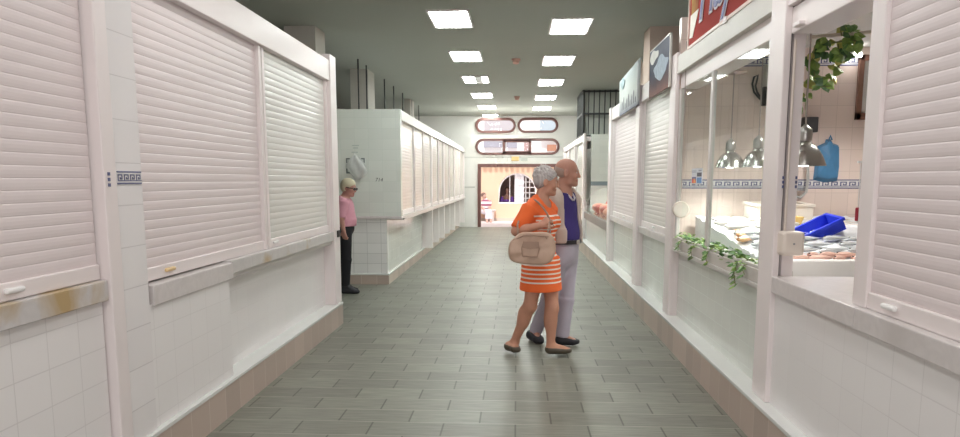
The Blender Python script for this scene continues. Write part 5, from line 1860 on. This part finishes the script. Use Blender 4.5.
S = Sdf(0.0075)
torso2(S)
S.cap(neck0 - Vector((0, 0, 0.03)), neck1, 0.066, 0.060, 0.03)
hd2.add(S)
for sh, el, wr in ((shR, elR, wrR), (shL, elL, wrL)):
    S.chain([sh, el, wr], [0.058, 0.045, 0.031], 0.02)
hand(S, wrR, Vector((0.1, 0.0, -1)), Vector((0.5, 0.8, 0)), 1.05, 0.45)
hand(S, wrL, Vector((-0.05, -0.1, -1)), Vector((-0.6, 0.4, 0)), 1.05, 0.45)
for hp, kn, an, he, to in ((hipR, knR, anR, heR, toR), (hipL, knL, anL, heL, toL)):
    S.chain([hp, kn, an], [0.082, 0.054, 0.038], 0.03)
    foot(S, an, he + Vector((0, 0, 0.036)), to + Vector((0, 0, 0.030)), 0.98)
S.build('body', SKIN, root, skin_paint((0.46, 0.235, 0.17), hd2, None, (0.36, 0.28, 0.24)))
# grey fringe of hair round the back of the head
S = Sdf(0.0075)
S.ell(hd2.p(-0.014, 0, 0.030), (0.1005, 0.079, 0.090), [list(r) for r in hd2.M], 0.01)
S.ell(hd2.p(0.080, 0, 0.01), (0.085, 0.12, 0.14), [list(r) for r in hd2.M], 0.01, 'sub')
S.ell(hd2.p(-0.006, 0.086, -0.02), (0.026, 0.03, 0.034), [list(r) for r in hd2.M], 0.006, 'sub')
S.ell(hd2.p(-0.006, -0.086, -0.02), (0.026, 0.03, 0.034), [list(r) for r in hd2.M], 0.006, 'sub')
S.plane(hd2.p(-0.03, 0, 0.030), hd2.M @ Vector((0.35, 0, 1)))
S.build('hair', HAIRM, root, lambda V: np.tile(np.array((0.40, 0.30, 0.255), np.float32), (len(V), 1)))
# polo
S = Sdf(0.009)
torso2(S, 0.010)
S.cap(neck0 - Vector((0, 0, 0.02)), neck0 + Vector((0, 0, 0.035)), 0.078, 0.075, 0.02)
S.ell(neck0 + fm * 0.075 + Vector((0, 0, 0.055)), (0.055, 0.05, 0.085), RMM, 0.01, 'sub')
S.plane(neck0 + Vector((0, 0, 0.035)), Vector((0.0, 0, 1)) + fm * 0.35)
zb = at(562, 239.6, YM).z
S.plane((0, 0, zb), (0, 0, -1))
S.build('polo_shirt', plain('navy_knit', (0.045, 0.028, 0.165), 0.85, var=0.12, scale=10), root)
# collar with its pale edge
ce = MB()
for q in (1, -1):
    ce.tube([neck0 + lm * 0.075 * q + Vector((0, 0, 0.045)), neck0 + fm * 0.062 + lm * 0.048 * q + Vector((0, 0, 0.012)), neck0 + fm * 0.108 + lm * 0.030 * q + Vector((0, 0, -0.035)), neck0 + fm * 0.112 + lm * 0.008 * q + Vector((0, 0, -0.055))], 0.009, 6)
obj('collar_edge', ce, plain('pale_collar', (0.66, 0.62, 0.66), 0.8), root, smooth=True)
# open beige jacket
S = Sdf(0.009)
torso2(S, 0.028)
zj = at(562, 242, YM).z
S.frus(belly + Vector((0, 0, 0.05)), Vector((pelvis.x, pelvis.y, zj)), 0.165, 0.165, RMM, 1.16, 0.04)
S.cap(neck0 - Vector((0, 0, 0.03)), neck0 + Vector((0, 0, 0.012)), 0.090, 0.086, 0.03)
for sh, el, wr in ((shR, elR, wrR), (shL, elL, wrL)):
    S.frus(sh, el, 0.082, 0.066, None, 1, 0.03)
    S.cap(el, el.lerp(wr, 0.2), 0.066, 0.064, 0.02)
    S.frus(el, el.lerp(wr, 0.93), 0.066, 0.052, None, 1, 0.02)
# front opening
op = chest + fm * 0.17
S.frus(at(560.0, 186, YM) + fm * 0.13, at(559.5, 264, YM) + fm * 0.13, 0.175, 0.185, RMM, 0.60, 0.01, 'sub')
S.frus(neck0 + fm * 0.02 + Vector((0, 0, 0.14)), neck0 + fm * 0.055 + Vector((0, 0, -0.10)), 0.085, 0.055, None, 1, 0.01, 'sub')
S.plane((0, 0, zj), (0, 0, -1))
jk = S.build('jacket', plain('beige_cotton', (0.56, 0.46, 0.40), 0.8, var=0.08, scale=9), root)
# trousers
S = Sdf(0.0085)
TROU = plain('lavender_grey_cotton', (0.42, 0.385, 0.455), 0.85, var=0.09, scale=8)
S.ell(pelvis, (0.136, 0.174, 0.145), RMM, 0.05)
S.ell(belly + fm * 0.015, (0.142, 0.172, 0.192), RMM, 0.05)
S.ell(pelvis - Vector((0, 0, 0.06)) - fm * 0.03, (0.120, 0.160, 0.11), RMM, 0.05)
zt = at(562, 238.6, YM).z
for hp, kn, an in ((hipR, knR, anR), (hipL, knL, anL)):
    S.cap(hp, kn, 0.098, 0.072, 0.04)
    S.frus(kn, an - (an - kn).normalized() * 0.0, 0.072, 0.062, None, 1, 0.03)
S.plane((0, 0, zt), (0, 0, 1))
S.build('trousers', TROU, root)
bl = MB()
nb = 40
bz = zt - 0.022
pz = bz - pelvis.z
kf = math.sqrt(max(0.05, 1 - (pz / 0.14) ** 2))
lo_, up_ = [], []
for k in range(nb):
    a_ = 2 * math.pi * k / nb
    q = Vector((pelvis.x, pelvis.y, 0)) + fm * (0.012 + 0.152 * math.cos(a_)) + lm * (0.184 * math.sin(a_))
    lo_.append((q.x, q.y, bz - 0.018))
    up_.append((q.x, q.y, bz + 0.018))
ins_ = [(p[0] * 0.94 + pelvis.x * 0.06, p[1] * 0.94 + pelvis.y * 0.06, p[2]) for p in lo_], [(p[0] * 0.94 + pelvis.x * 0.06, p[1] * 0.94 + pelvis.y * 0.06, p[2]) for p in up_]
vs = lo_ + up_ + ins_[0] + ins_[1]
fs = []
for k in range(nb):
    j = (k + 1) % nb
    fs += [(k, j, nb + j, nb + k), (2 * nb + j, 2 * nb + k, 3 * nb + k, 3 * nb + j), (nb + k, nb + j, 3 * nb + j, 3 * nb + k), (j, k, 2 * nb + k, 2 * nb + j)]
be = obj('belt', MB().add(vs, fs), plain('black_leather', (0.03, 0.026, 0.028), 0.35), root, smooth=False)
q = Vector((pelvis.x, pelvis.y, bz)) + fm * 0.163
obj('belt_buckle', MB().prism([(-0.028, -0.02), (0.028, -0.02), (0.028, 0.02), (-0.028, 0.02)], q, lm, (0, 0, 1), fm * 0.008), CHROME, be, bevel=0.003)
for an, he, to in ((anR, heR, toR), (anL, heL, toL)):
    S = Sdf(0.0065)
    foot(S, an, he + Vector((0, 0, 0.036)), to + Vector((0, 0, 0.030)), 1.0, 0.009)
    dd = (to - he).normalized()
    S.plane(he + Vector((0, 0, 0.080)), Vector((0, 0, 1)) + dd * 0.16)
    S.plane((0, 0, 0.003), (0, 0, -1))
    S.build('shoe', plain('black_suede', (0.018, 0.018, 0.024), 0.6), root)

# ---- the man in pink by the green end wall
YP_ = 9.17
root = thing('person', 'white-haired man in a pink shirt and dark trousers, half hidden by the left stall', 'person', (-2.33, YP_, 0))
phi3 = math.radians(-8)
M3 = frame(phi3)
R3 = [list(r) for r in M3]
f3, l3 = Vector((math.cos(phi3), math.sin(phi3), 0)), Vector((-math.sin(phi3), math.cos(phi3), 0))
hd3 = Head(at(349.0, 187.6, YP_), frame(math.radians(-10), math.radians(-14)), 0.93)
neck0, neck1 = at(344.6, 199, YP_), at(346.4, 193, YP_)
chest, belly, pelvis = at(344.8, 208, YP_), at(345.5, 219, YP_), at(345, 228, YP_)
shR, shL = at(343.5, 202.5, YP_ - 0.17), at(345, 202.5, YP_ + 0.17)
elR, wrR = at(341.2, 218, YP_ - 0.22), at(343.5, 230.5, YP_ - 0.19)
elL, wrL = at(343, 218, YP_ + 0.22), at(345, 230, YP_ + 0.2)
hipR, hipL = at(345, 234, YP_ - 0.08), at(345, 234, YP_ + 0.08)
knR, knL = at(346.2, 259, YP_ - 0.08), at(345.5, 259, YP_ + 0.08)
anR, anL = at(345.2, 285.5, YP_ - 0.07), at(344.2, 284.5, YP_ + 0.09)
S = Sdf(0.009)


def torso3(S, i=0.0):
    S.ell(chest, (0.105 + i, 0.155 + i, 0.15 + i), R3, 0.05)
    S.ell(belly + f3 * 0.01, (0.115 + i, 0.145 + i, 0.14 + i), R3, 0.05)
    S.ell(pelvis, (0.11 + i, 0.145 + i, 0.11 + i), R3, 0.05)
    S.cap(shR, neck0, 0.053 + i, 0.056 + i, 0.04)
    S.cap(shL, neck0, 0.053 + i, 0.056 + i, 0.04)


torso3(S)
S.cap(neck0, neck1, 0.055, 0.050, 0.03)
hd3.add(S)
for sh, el, wr in ((shR, elR, wrR), (shL, elL, wrL)):
    S.chain([sh, el, wr], [0.05, 0.040, 0.028], 0.02)
    hand(S, wr, Vector((0.15, 0, -1)), Vector((0.3, 0.9 if sh is shR else -0.9, 0)), 0.95, 0.5, thumb_side=-1 if sh is shR else 1)
for hp, kn, an in ((hipR, knR, anR), (hipL, knL, anL)):
    S.chain([hp, kn, an], [0.075, 0.05, 0.036], 0.03)
    h0 = Vector((an.x - 0.05, an.y, 0.0))
    foot(S, an, h0 + Vector((0, 0, 0.036)), h0 + Vector((0.245, -0.02, 0.028)), 0.95)
S.build('body', SKIN, root, skin_paint((0.52, 0.27, 0.22), hd3))
S = Sdf(0.009)
S.ell(hd3.p(-0.020, 0, 0.040), (0.102, 0.084, 0.088), [list(r) for r in hd3.M], 0.02)
S.ell(hd3.p(-0.055, 0, -0.005), (0.064, 0.078, 0.075), [list(r) for r in hd3.M], 0.03)
S.ell(hd3.p(0.085, 0, -0.03), (0.062, 0.09, 0.078), [list(r) for r in hd3.M], 0.012, 'sub')
for q in (1, -1):
    S.ell(hd3.p(0.012, 0.085 * q, -0.035), (0.034, 0.03, 0.045), [list(r) for r in hd3.M], 0.008, 'sub')
S.build('hair', HAIRM, root, lambda V: np.tile(np.array((0.62, 0.56, 0.40), np.float32), (len(V), 1)))
sg = MB()
for q in (1, -1):
    pts_ = [hd3.p(0.112, 0.033 * q + 0.024 * math.cos(2 * math.pi * k / 12), 0.002 + 0.019 * math.sin(2 * math.pi * k / 12)) for k in range(12)]
    pb_ = [p - hd3.M @ Vector((0.016, 0, 0)) for p in pts_]
    sg.add(pts_ + pb_, [tuple(range(12)), tuple(reversed(range(12, 24)))] + [(i, (i + 1) % 12, 12 + (i + 1) % 12, 12 + i) for i in range(12)])
    sg.tube([hd3.p(0.10, 0.058 * q, 0.006), hd3.p(0.03, 0.078 * q, 0.006), hd3.p(-0.01, 0.084 * q, 0.004)], 0.005, 6)
sg.tube([hd3.p(0.112, 0.012, 0.006), hd3.p(0.112, -0.012, 0.006)], 0.004, 6)
obj('sunglasses', sg, BLACKP, root)
S = Sdf(0.010)
torso3(S, 0.013)
S.frus(belly, at(345, 226, YP_), 0.135, 0.14, R3, 1.15, 0.04)
S.cap(neck0, neck0 + Vector((0, 0, 0.02)), 0.066, 0.064, 0.02)
for sh, el in ((shR, elR), (shL, elL)):
    S.frus(sh, sh.lerp(el, 1.0), 0.068, 0.060, None, 1, 0.03)
S.plane((0, 0, at(345, 226.0, YP_).z), (0, 0, -1))
S.plane(neck0 + Vector((0, 0, 0.03)), Vector((0.35, 0, 1)))
S.build('shirt', plain('pink_cotton', (0.62, 0.30, 0.37), 0.85, var=0.1, scale=8), root)
S = Sdf(0.010)
S.ell(pelvis, (0.122, 0.158, 0.12), R3, 0.05)
for hp, kn, an in ((hipR, knR, anR), (hipL, knL, anL)):
    S.cap(hp, kn, 0.092, 0.070, 0.04)
    S.frus(kn, an, 0.070, 0.062, None, 1, 0.03)
S.plane((0, 0, at(345, 223.5, YP_).z), (0, 0, 1))
S.build('trousers', plain('black_cotton', (0.010, 0.010, 0.014), 0.85), root)
for an in (anR, anL):
    S = Sdf(0.008)
    h0 = Vector((an.x - 0.05, an.y, 0.0))
    foot(S, an, h0 + Vector((0, 0, 0.036)), h0 + Vector((0.245, -0.02, 0.028)), 1.0, 0.009)
    S.plane((0, 0, 0.085), Vector((0.1, 0, 1)))
    S.plane((0, 0, 0.003), (0, 0, -1))
    S.build('shoe', MATS['black_suede'], root)

# ---- two people far off, outside the exit
YS = 25.62
root = thing('person', 'person in a striped top sitting on the bench outside the exit', 'person', tuple(at(486.5, 221, YS)))
hd4 = Head(at(483.8, 196.0, YS), frame(math.radians(-50)), 1.0)
S = Sdf(0.016)
c4 = at(485.5, 205, YS)
hp4 = at(485.5, 211.3, YS)
S.ell(c4, (0.15, 0.17, 0.24), None, 0.05)
S.ell(hp4, (0.16, 0.19, 0.12), None, 0.05)
S.cap(at(484.5, 200.5, YS), at(484, 198, YS), 0.06, 0.055, 0.03)
hd4.add(S)
for q in (-1, 1):
    kn = at(488.8 + 1.2 * q, 211.5, YS - 0.45)
    an = at(488.6 + 1.8 * q, 219.2, YS - 0.50)
    S.chain([hp4 + Vector((0.09 * q, 0, 0)), kn, an], [0.085, 0.06, 0.04], 0.03)
    foot(S, an, Vector((an.x, an.y + 0.03, 0.02)), Vector((an.x + 0.03, an.y - 0.18, 0.015)), 0.95)
    el = at(485.5 + 4.2 * q, 206.5, YS - 0.05)
    wr = at(487.0 + 2.0 * q, 210, YS - 0.30)
    S.chain([c4 + Vector((0.17 * q, 0, 0.14)), el, wr], [0.055, 0.042, 0.03], 0.02)
    hand(S, wr, Vector((0.05, -1, -0.3)), Vector((0, -0.2, -1)), 1.0, 0.4, thumb_side=q)
S.build('body', SKIN, root, skin_paint((0.52, 0.32, 0.26), hd4))
S = Sdf(0.016)
S.ell(c4, (0.165, 0.185, 0.25), None, 0.05)
for q in (-1, 1):
    el = at(485.5 + 4.2 * q, 206.5, YS - 0.05)
    S.frus(c4 + Vector((0.16 * q, 0, 0.14)), el, 0.072, 0.062, None, 1, 0.03)
S.plane((0, 0, hp4.z - 0.02), (0, 0, -1))
S.build('striped_top', stripe_mat('plum_striped_knit', (0.30, 0.10, 0.16), (0.82, 0.78, 0.80), 0.16, 0.5), root)
S = Sdf(0.016)
S.ell(hp4, (0.172, 0.20, 0.12), None, 0.05)
for q in (-1, 1):
    kn = at(488.8 + 1.2 * q, 211.5, YS - 0.45)
    an = at(488.6 + 1.8 * q, 219.2, YS - 0.50)
    S.cap(hp4 + Vector((0.09 * q, 0, 0)), kn, 0.098, 0.078, 0.03)
    S.frus(kn, an, 0.078, 0.065, None, 1, 0.03)
S.build('trousers', plain('pale_linen', (0.62, 0.62, 0.70), 0.85), root)
S = Sdf(0.014)
S.ell(hd4.p(-0.022, 0, 0.04), (0.105, 0.09, 0.092), [list(r) for r in hd4.M], 0.02)
S.ell(hd4.p(0.085, 0, -0.035), (0.065, 0.09, 0.08), [list(r) for r in hd4.M], 0.012, 'sub')
S.build('hair', HAIRM, root, lambda V: np.tile(np.array((0.16, 0.10, 0.08), np.float32), (len(V), 1)))

YQ = 26.62
root = thing('person', 'person in a purple top standing behind the arched window outside', 'person', (at(507, 195, YQ).x, YQ, -0.01))
hd5 = Head(at(507.2, 190.0, YQ), frame(math.radians(-90)), 0.95)
c5 = at(507, 200, YQ)
S = Sdf(0.016)
hp5 = Vector((c5.x, YQ, 0.80))
S.ell(c5, (0.17, 0.11, 0.22), None, 0.05)
S.ell(hp5, (0.16, 0.12, 0.16), None, 0.06)
S.cap(at(507, 196, YQ), at(507.1, 193, YQ), 0.058, 0.052, 0.03)
hd5.add(S)
for q in (-1, 1):
    sh, el, wr = c5 + Vector((0.17 * q, 0, 0.12)), c5 + Vector((0.25 * q, -0.02, -0.15)), c5 + Vector((0.20 * q, -0.06, -0.36))
    S.chain([sh, el, wr], [0.052, 0.042, 0.03], 0.02)
    hand(S, wr, Vector((0, -0.1, -1)), Vector((-q, 0, 0)), 0.95, 0.4, thumb_side=q)
    an = Vector((hp5.x + 0.09 * q, YQ, 0.07))
    S.chain([hp5 + Vector((0.08 * q, 0, -0.05)), Vector((hp5.x + 0.09 * q, YQ - 0.02, 0.42)), an], [0.085, 0.056, 0.038], 0.03)
    foot(S, an, Vector((an.x, YQ + 0.04, 0.022)), Vector((an.x, YQ - 0.18, 0.015)), 0.95)
S.build('body', SKIN, root, skin_paint((0.50, 0.30, 0.24), hd5))
S = Sdf(0.016)
S.ell(c5, (0.185, 0.125, 0.23), None, 0.05)
S.frus(c5, Vector((c5.x, YQ, 0.72)), 0.16, 0.21, None, 1, 0.04)
for q in (-1, 1):
    S.frus(c5 + Vector((0.17 * q, 0, 0.12)), c5 + Vector((0.25 * q, -0.02, -0.15)), 0.068, 0.06, None, 1, 0.03)
S.build('purple_top', plain('purple_cotton', (0.30, 0.14, 0.75), 0.85), root)
S = Sdf(0.014)
S.ell(hd5.p(-0.022, 0, 0.035), (0.105, 0.092, 0.10), [list(r) for r in hd5.M], 0.02)
S.ell(hd5.p(0.085, 0, -0.035), (0.065, 0.09, 0.08), [list(r) for r in hd5.M], 0.012, 'sub')
S.build('hair', HAIRM, root, lambda V: np.tile(np.array((0.12, 0.07, 0.05), np.float32), (len(V), 1)))

# ------------------------------------------------------------------ outside the exit
struct('ground_outside', B(-14, 14, HALL_END + 0.02, 48, -0.12, -0.01), plain('sunlit_paving', (0.62, 0.56, 0.56), 0.7, var=0.05))
BY = 26.0
a, b = at(498.5, 203.5, BY), at(536.5, 173, BY)
xc, rr = (a.x + b.x) / 2, (b.x - a.x) / 2
zs = b.z - rr * 0.95
arch_out = [(a.x, a.z), (b.x, a.z)] + [(xc + rr * math.cos(math.pi * k / 20), zs + rr * 0.95 * math.sin(math.pi * k / 20)) for k in range(21)]
t = thing('cream_building', 'low cream building across the street with an arched window', 'building', (0, BY, 0))
ORANGE_W = plain('cream_render', (0.80, 0.57, 0.42), 0.8, var=0.03, scale=1.0)
obj('facade', wall_with_holes(-7, 7, -0.01, 2.12, BY, BY + 0.25, [arch_out]), ORANGE_W, t)
eave = MB()
for k in range(70):
    x = -7 + 0.2 * k
    eave.tube([(x, BY - 0.12, 2.09), (x, BY + 0.6, 2.2)], 0.07, 8)
obj('roof_eave', eave, plain('terracotta', (0.60, 0.33, 0.20), 0.7, var=0.15), t)
obj('wall_base', B(-7, 7, BY - 0.02, BY, -0.01, 0.10), plain('base_grey', (0.60, 0.50, 0.44), 0.7), t)
wf, inner = ring(arch_out, 0.05, BY + 0.02, BY + 0.10)
w = obj('arched_window', wf, plain('window_white', (0.85, 0.83, 0.85), 0.5), t)
bars = MB()
for x in (a.x + 0.42, a.x + 0.66, a.x + 0.88, a.x + 1.02, a.x + 1.16):
    bars.box(x - 0.012, x + 0.012, BY + 0.04, BY + 0.07, a.z, zs + math.sqrt(max(0.01, rr * rr - (x - xc) ** 2)) * 0.93)
for z in (a.z + 0.2, a.z + 0.4, a.z + 0.6, a.z + 0.8):
    bars.box(a.x + 0.62, b.x, BY + 0.04, BY + 0.07, z - 0.012, z + 0.012)
obj('window_bar', bars, MATS['window_white'], w)
obj('curtain', B(a.x + 0.60, a.x + 0.95, BY + 0.12, BY + 0.16, a.z, b.z), plain('net_curtain', (0.85, 0.84, 0.88), 0.8, emit=(1, 1, 1), estr=0.1), w)
obj('dark_room', MB().box(a.x - 0.6, b.x + 0.6, BY + 1.2, BY + 1.25, -0.01, 2.0).box(a.x - 0.6, a.x - 0.55, BY + 0.25, BY + 1.2, -0.01, 2.0).box(b.x + 0.55, b.x + 0.6, BY + 0.25, BY + 1.2, -0.01, 2.0).box(a.x - 0.6, b.x + 0.6, BY + 0.25, BY + 1.25, 2.0, 2.04), plain('room_brown', (0.45, 0.34, 0.32), 0.8, var=0.4, scale=3), t)
# taller houses behind, seen only through the oval windows
HY = 36.0
def hb(x0, x1, y0, y1, off, th):
    p_, q_ = at(x0, y1, HY), at(x1, y0, HY)
    return B(p_.x, q_.x, HY - off - th, HY - off, p_.z, q_.z)
t = thing('white_house', 'tall white house behind the cream building, seen through the oval windows', 'building', (0, HY, 0))
obj('facade', B(-9, 9, HY, HY + 3, -0.01, 12), plain('house_white', (0.84, 0.82, 0.84), 0.7, var=0.02), t)
GB = plain('balcony_grey', (0.36, 0.35, 0.42), 0.7, var=0.05)
obj('tinted_bay', hb(484.5, 516, 110, 136, 0, 0.3), plain('bay_mauve', (0.48, 0.44, 0.48), 0.7), t)  # bays in flat mauve and blue-grey
obj('tinted_bay', hb(540, 562, 110, 136, 0, 0.3), plain('bay_blue', (0.42, 0.48, 0.55), 0.7), t)
obj('balcony_front', hb(484, 502, 140, 147.5, 0, 0.25), GB, t)
obj('balcony_front', hb(507, 517, 141.5, 148, 0, 0.25), GB, t)
obj('shutter_leaf', hb(524, 529, 142, 151, 0, 0.1), plain('leaf_pink', (0.45, 0.30, 0.30), 0.7), t)
rt_ = obj('tiled_roof_patch', hb(547, 556, 145, 151, 0, 0.4), plain('tile_orange', (0.42, 0.20, 0.13), 0.7), t)
pl_ = thing('stone_bench', 'low pale bench along the cream building', 'bench', (at(488, 221, 25.7).x, 25.75, -0.01))
bx_ = at(487.5, 221, 25.7).x
obj('bench_seat', B(bx_ - 0.5, bx_ + 0.30, 25.60, 25.95, 0.37, 0.43), plain('bench_stone', (0.62, 0.56, 0.55), 0.7), pl_, bevel=0.01)
for x in (bx_ - 0.42, bx_ + 0.16):
    obj('bench_leg', B(x, x + 0.08, 25.62, 25.93, -0.01, 0.37), MATS['bench_stone'], pl_)

# ------------------------------------------------------------------ light
w = bpy.data.worlds.new('world')
SC.world = w
w.use_nodes = True
bg = w.node_tree.nodes['Background']
bg.inputs[0].default_value = (1.0, 0.955, 0.97, 1)
bg.inputs[1].default_value = 1.3
sun = bpy.data.lights.new('sun', 'SUN')
sun.energy = 4.2
sun.color = (1.0, 0.95, 0.90)
sun.angle = 0.01
so = bpy.data.objects.new('sun', sun)
COL.objects.link(so)
so.rotation_euler = (math.radians(26), 0, math.radians(-10))


def area(name, loc, rot, sx, sy, e, c):
    l = bpy.data.lights.new(name, 'AREA')
    l.shape = 'RECTANGLE'
    l.size, l.size_y, l.energy, l.color = sx, sy, e, c
    o = bpy.data.objects.new(name, l)
    COL.objects.link(o)
    o.location = loc
    o.rotation_euler = rot
    return o


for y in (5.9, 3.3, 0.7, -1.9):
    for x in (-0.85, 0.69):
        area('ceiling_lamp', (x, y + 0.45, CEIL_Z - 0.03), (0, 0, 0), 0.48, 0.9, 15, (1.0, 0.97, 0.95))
for x in (-2.5, 2.5):
    area('entrance_daylight', (x, -5.5, 1.7), (math.radians(90), 0, 0), 4.0, 2.8, 62, (1.0, 0.87, 0.89))

for x, y, e in ((1.835, 6.13, 9), (1.93, 5.72, 9), (1.745, 4.36, 9), (2.7, 5.2, 26)):  # three bell lamps, then an added fill light high in the stall
    l = bpy.data.lights.new('lamp_and_fill', 'SPOT')
    l.energy, l.color, l.spot_size, l.spot_blend, l.shadow_soft_size = e * 3.0, (1.0, 0.96, 0.9), math.radians(140), 0.4, 0.05
    o = bpy.data.objects.new('lamp_and_fill', l)
    COL.objects.link(o)
    o.location = (x, y, 1.615 if e < 10 else 2.6)
for x in (-0.9, 0.75):  # added fill lights without fixtures, to brighten the far wall
    l = bpy.data.lights.new('far_wall_fill', 'POINT')
    l.energy, l.color, l.shadow_soft_size = 42, (1.0, 0.99, 0.94), 0.0
    o = bpy.data.objects.new('far_wall_fill', l)
    COL.objects.link(o)
    o.location = (x, 20.4, 2.75)
l = bpy.data.lights.new('counter_light', 'AREA')
l.shape, l.size, l.size_y, l.energy, l.color = 'RECTANGLE', 0.05, 3.6, 22, (1.0, 0.9, 0.86)
o = bpy.data.objects.new('counter_light', l)
COL.objects.link(o)
o.location = (2.0, 13.1, 1.37)
SC.view_settings.view_transform = 'Standard'
SC.view_settings.look = 'None'
SC.view_settings.exposure = 0.10
SC.cycles.max_bounces = 8
SC.cycles.diffuse_bounces = 5
SC.cycles.transparent_max_bounces = 12
SC.cycles.use_denoising = True
SC.cycles.sample_clamp_indirect = 6
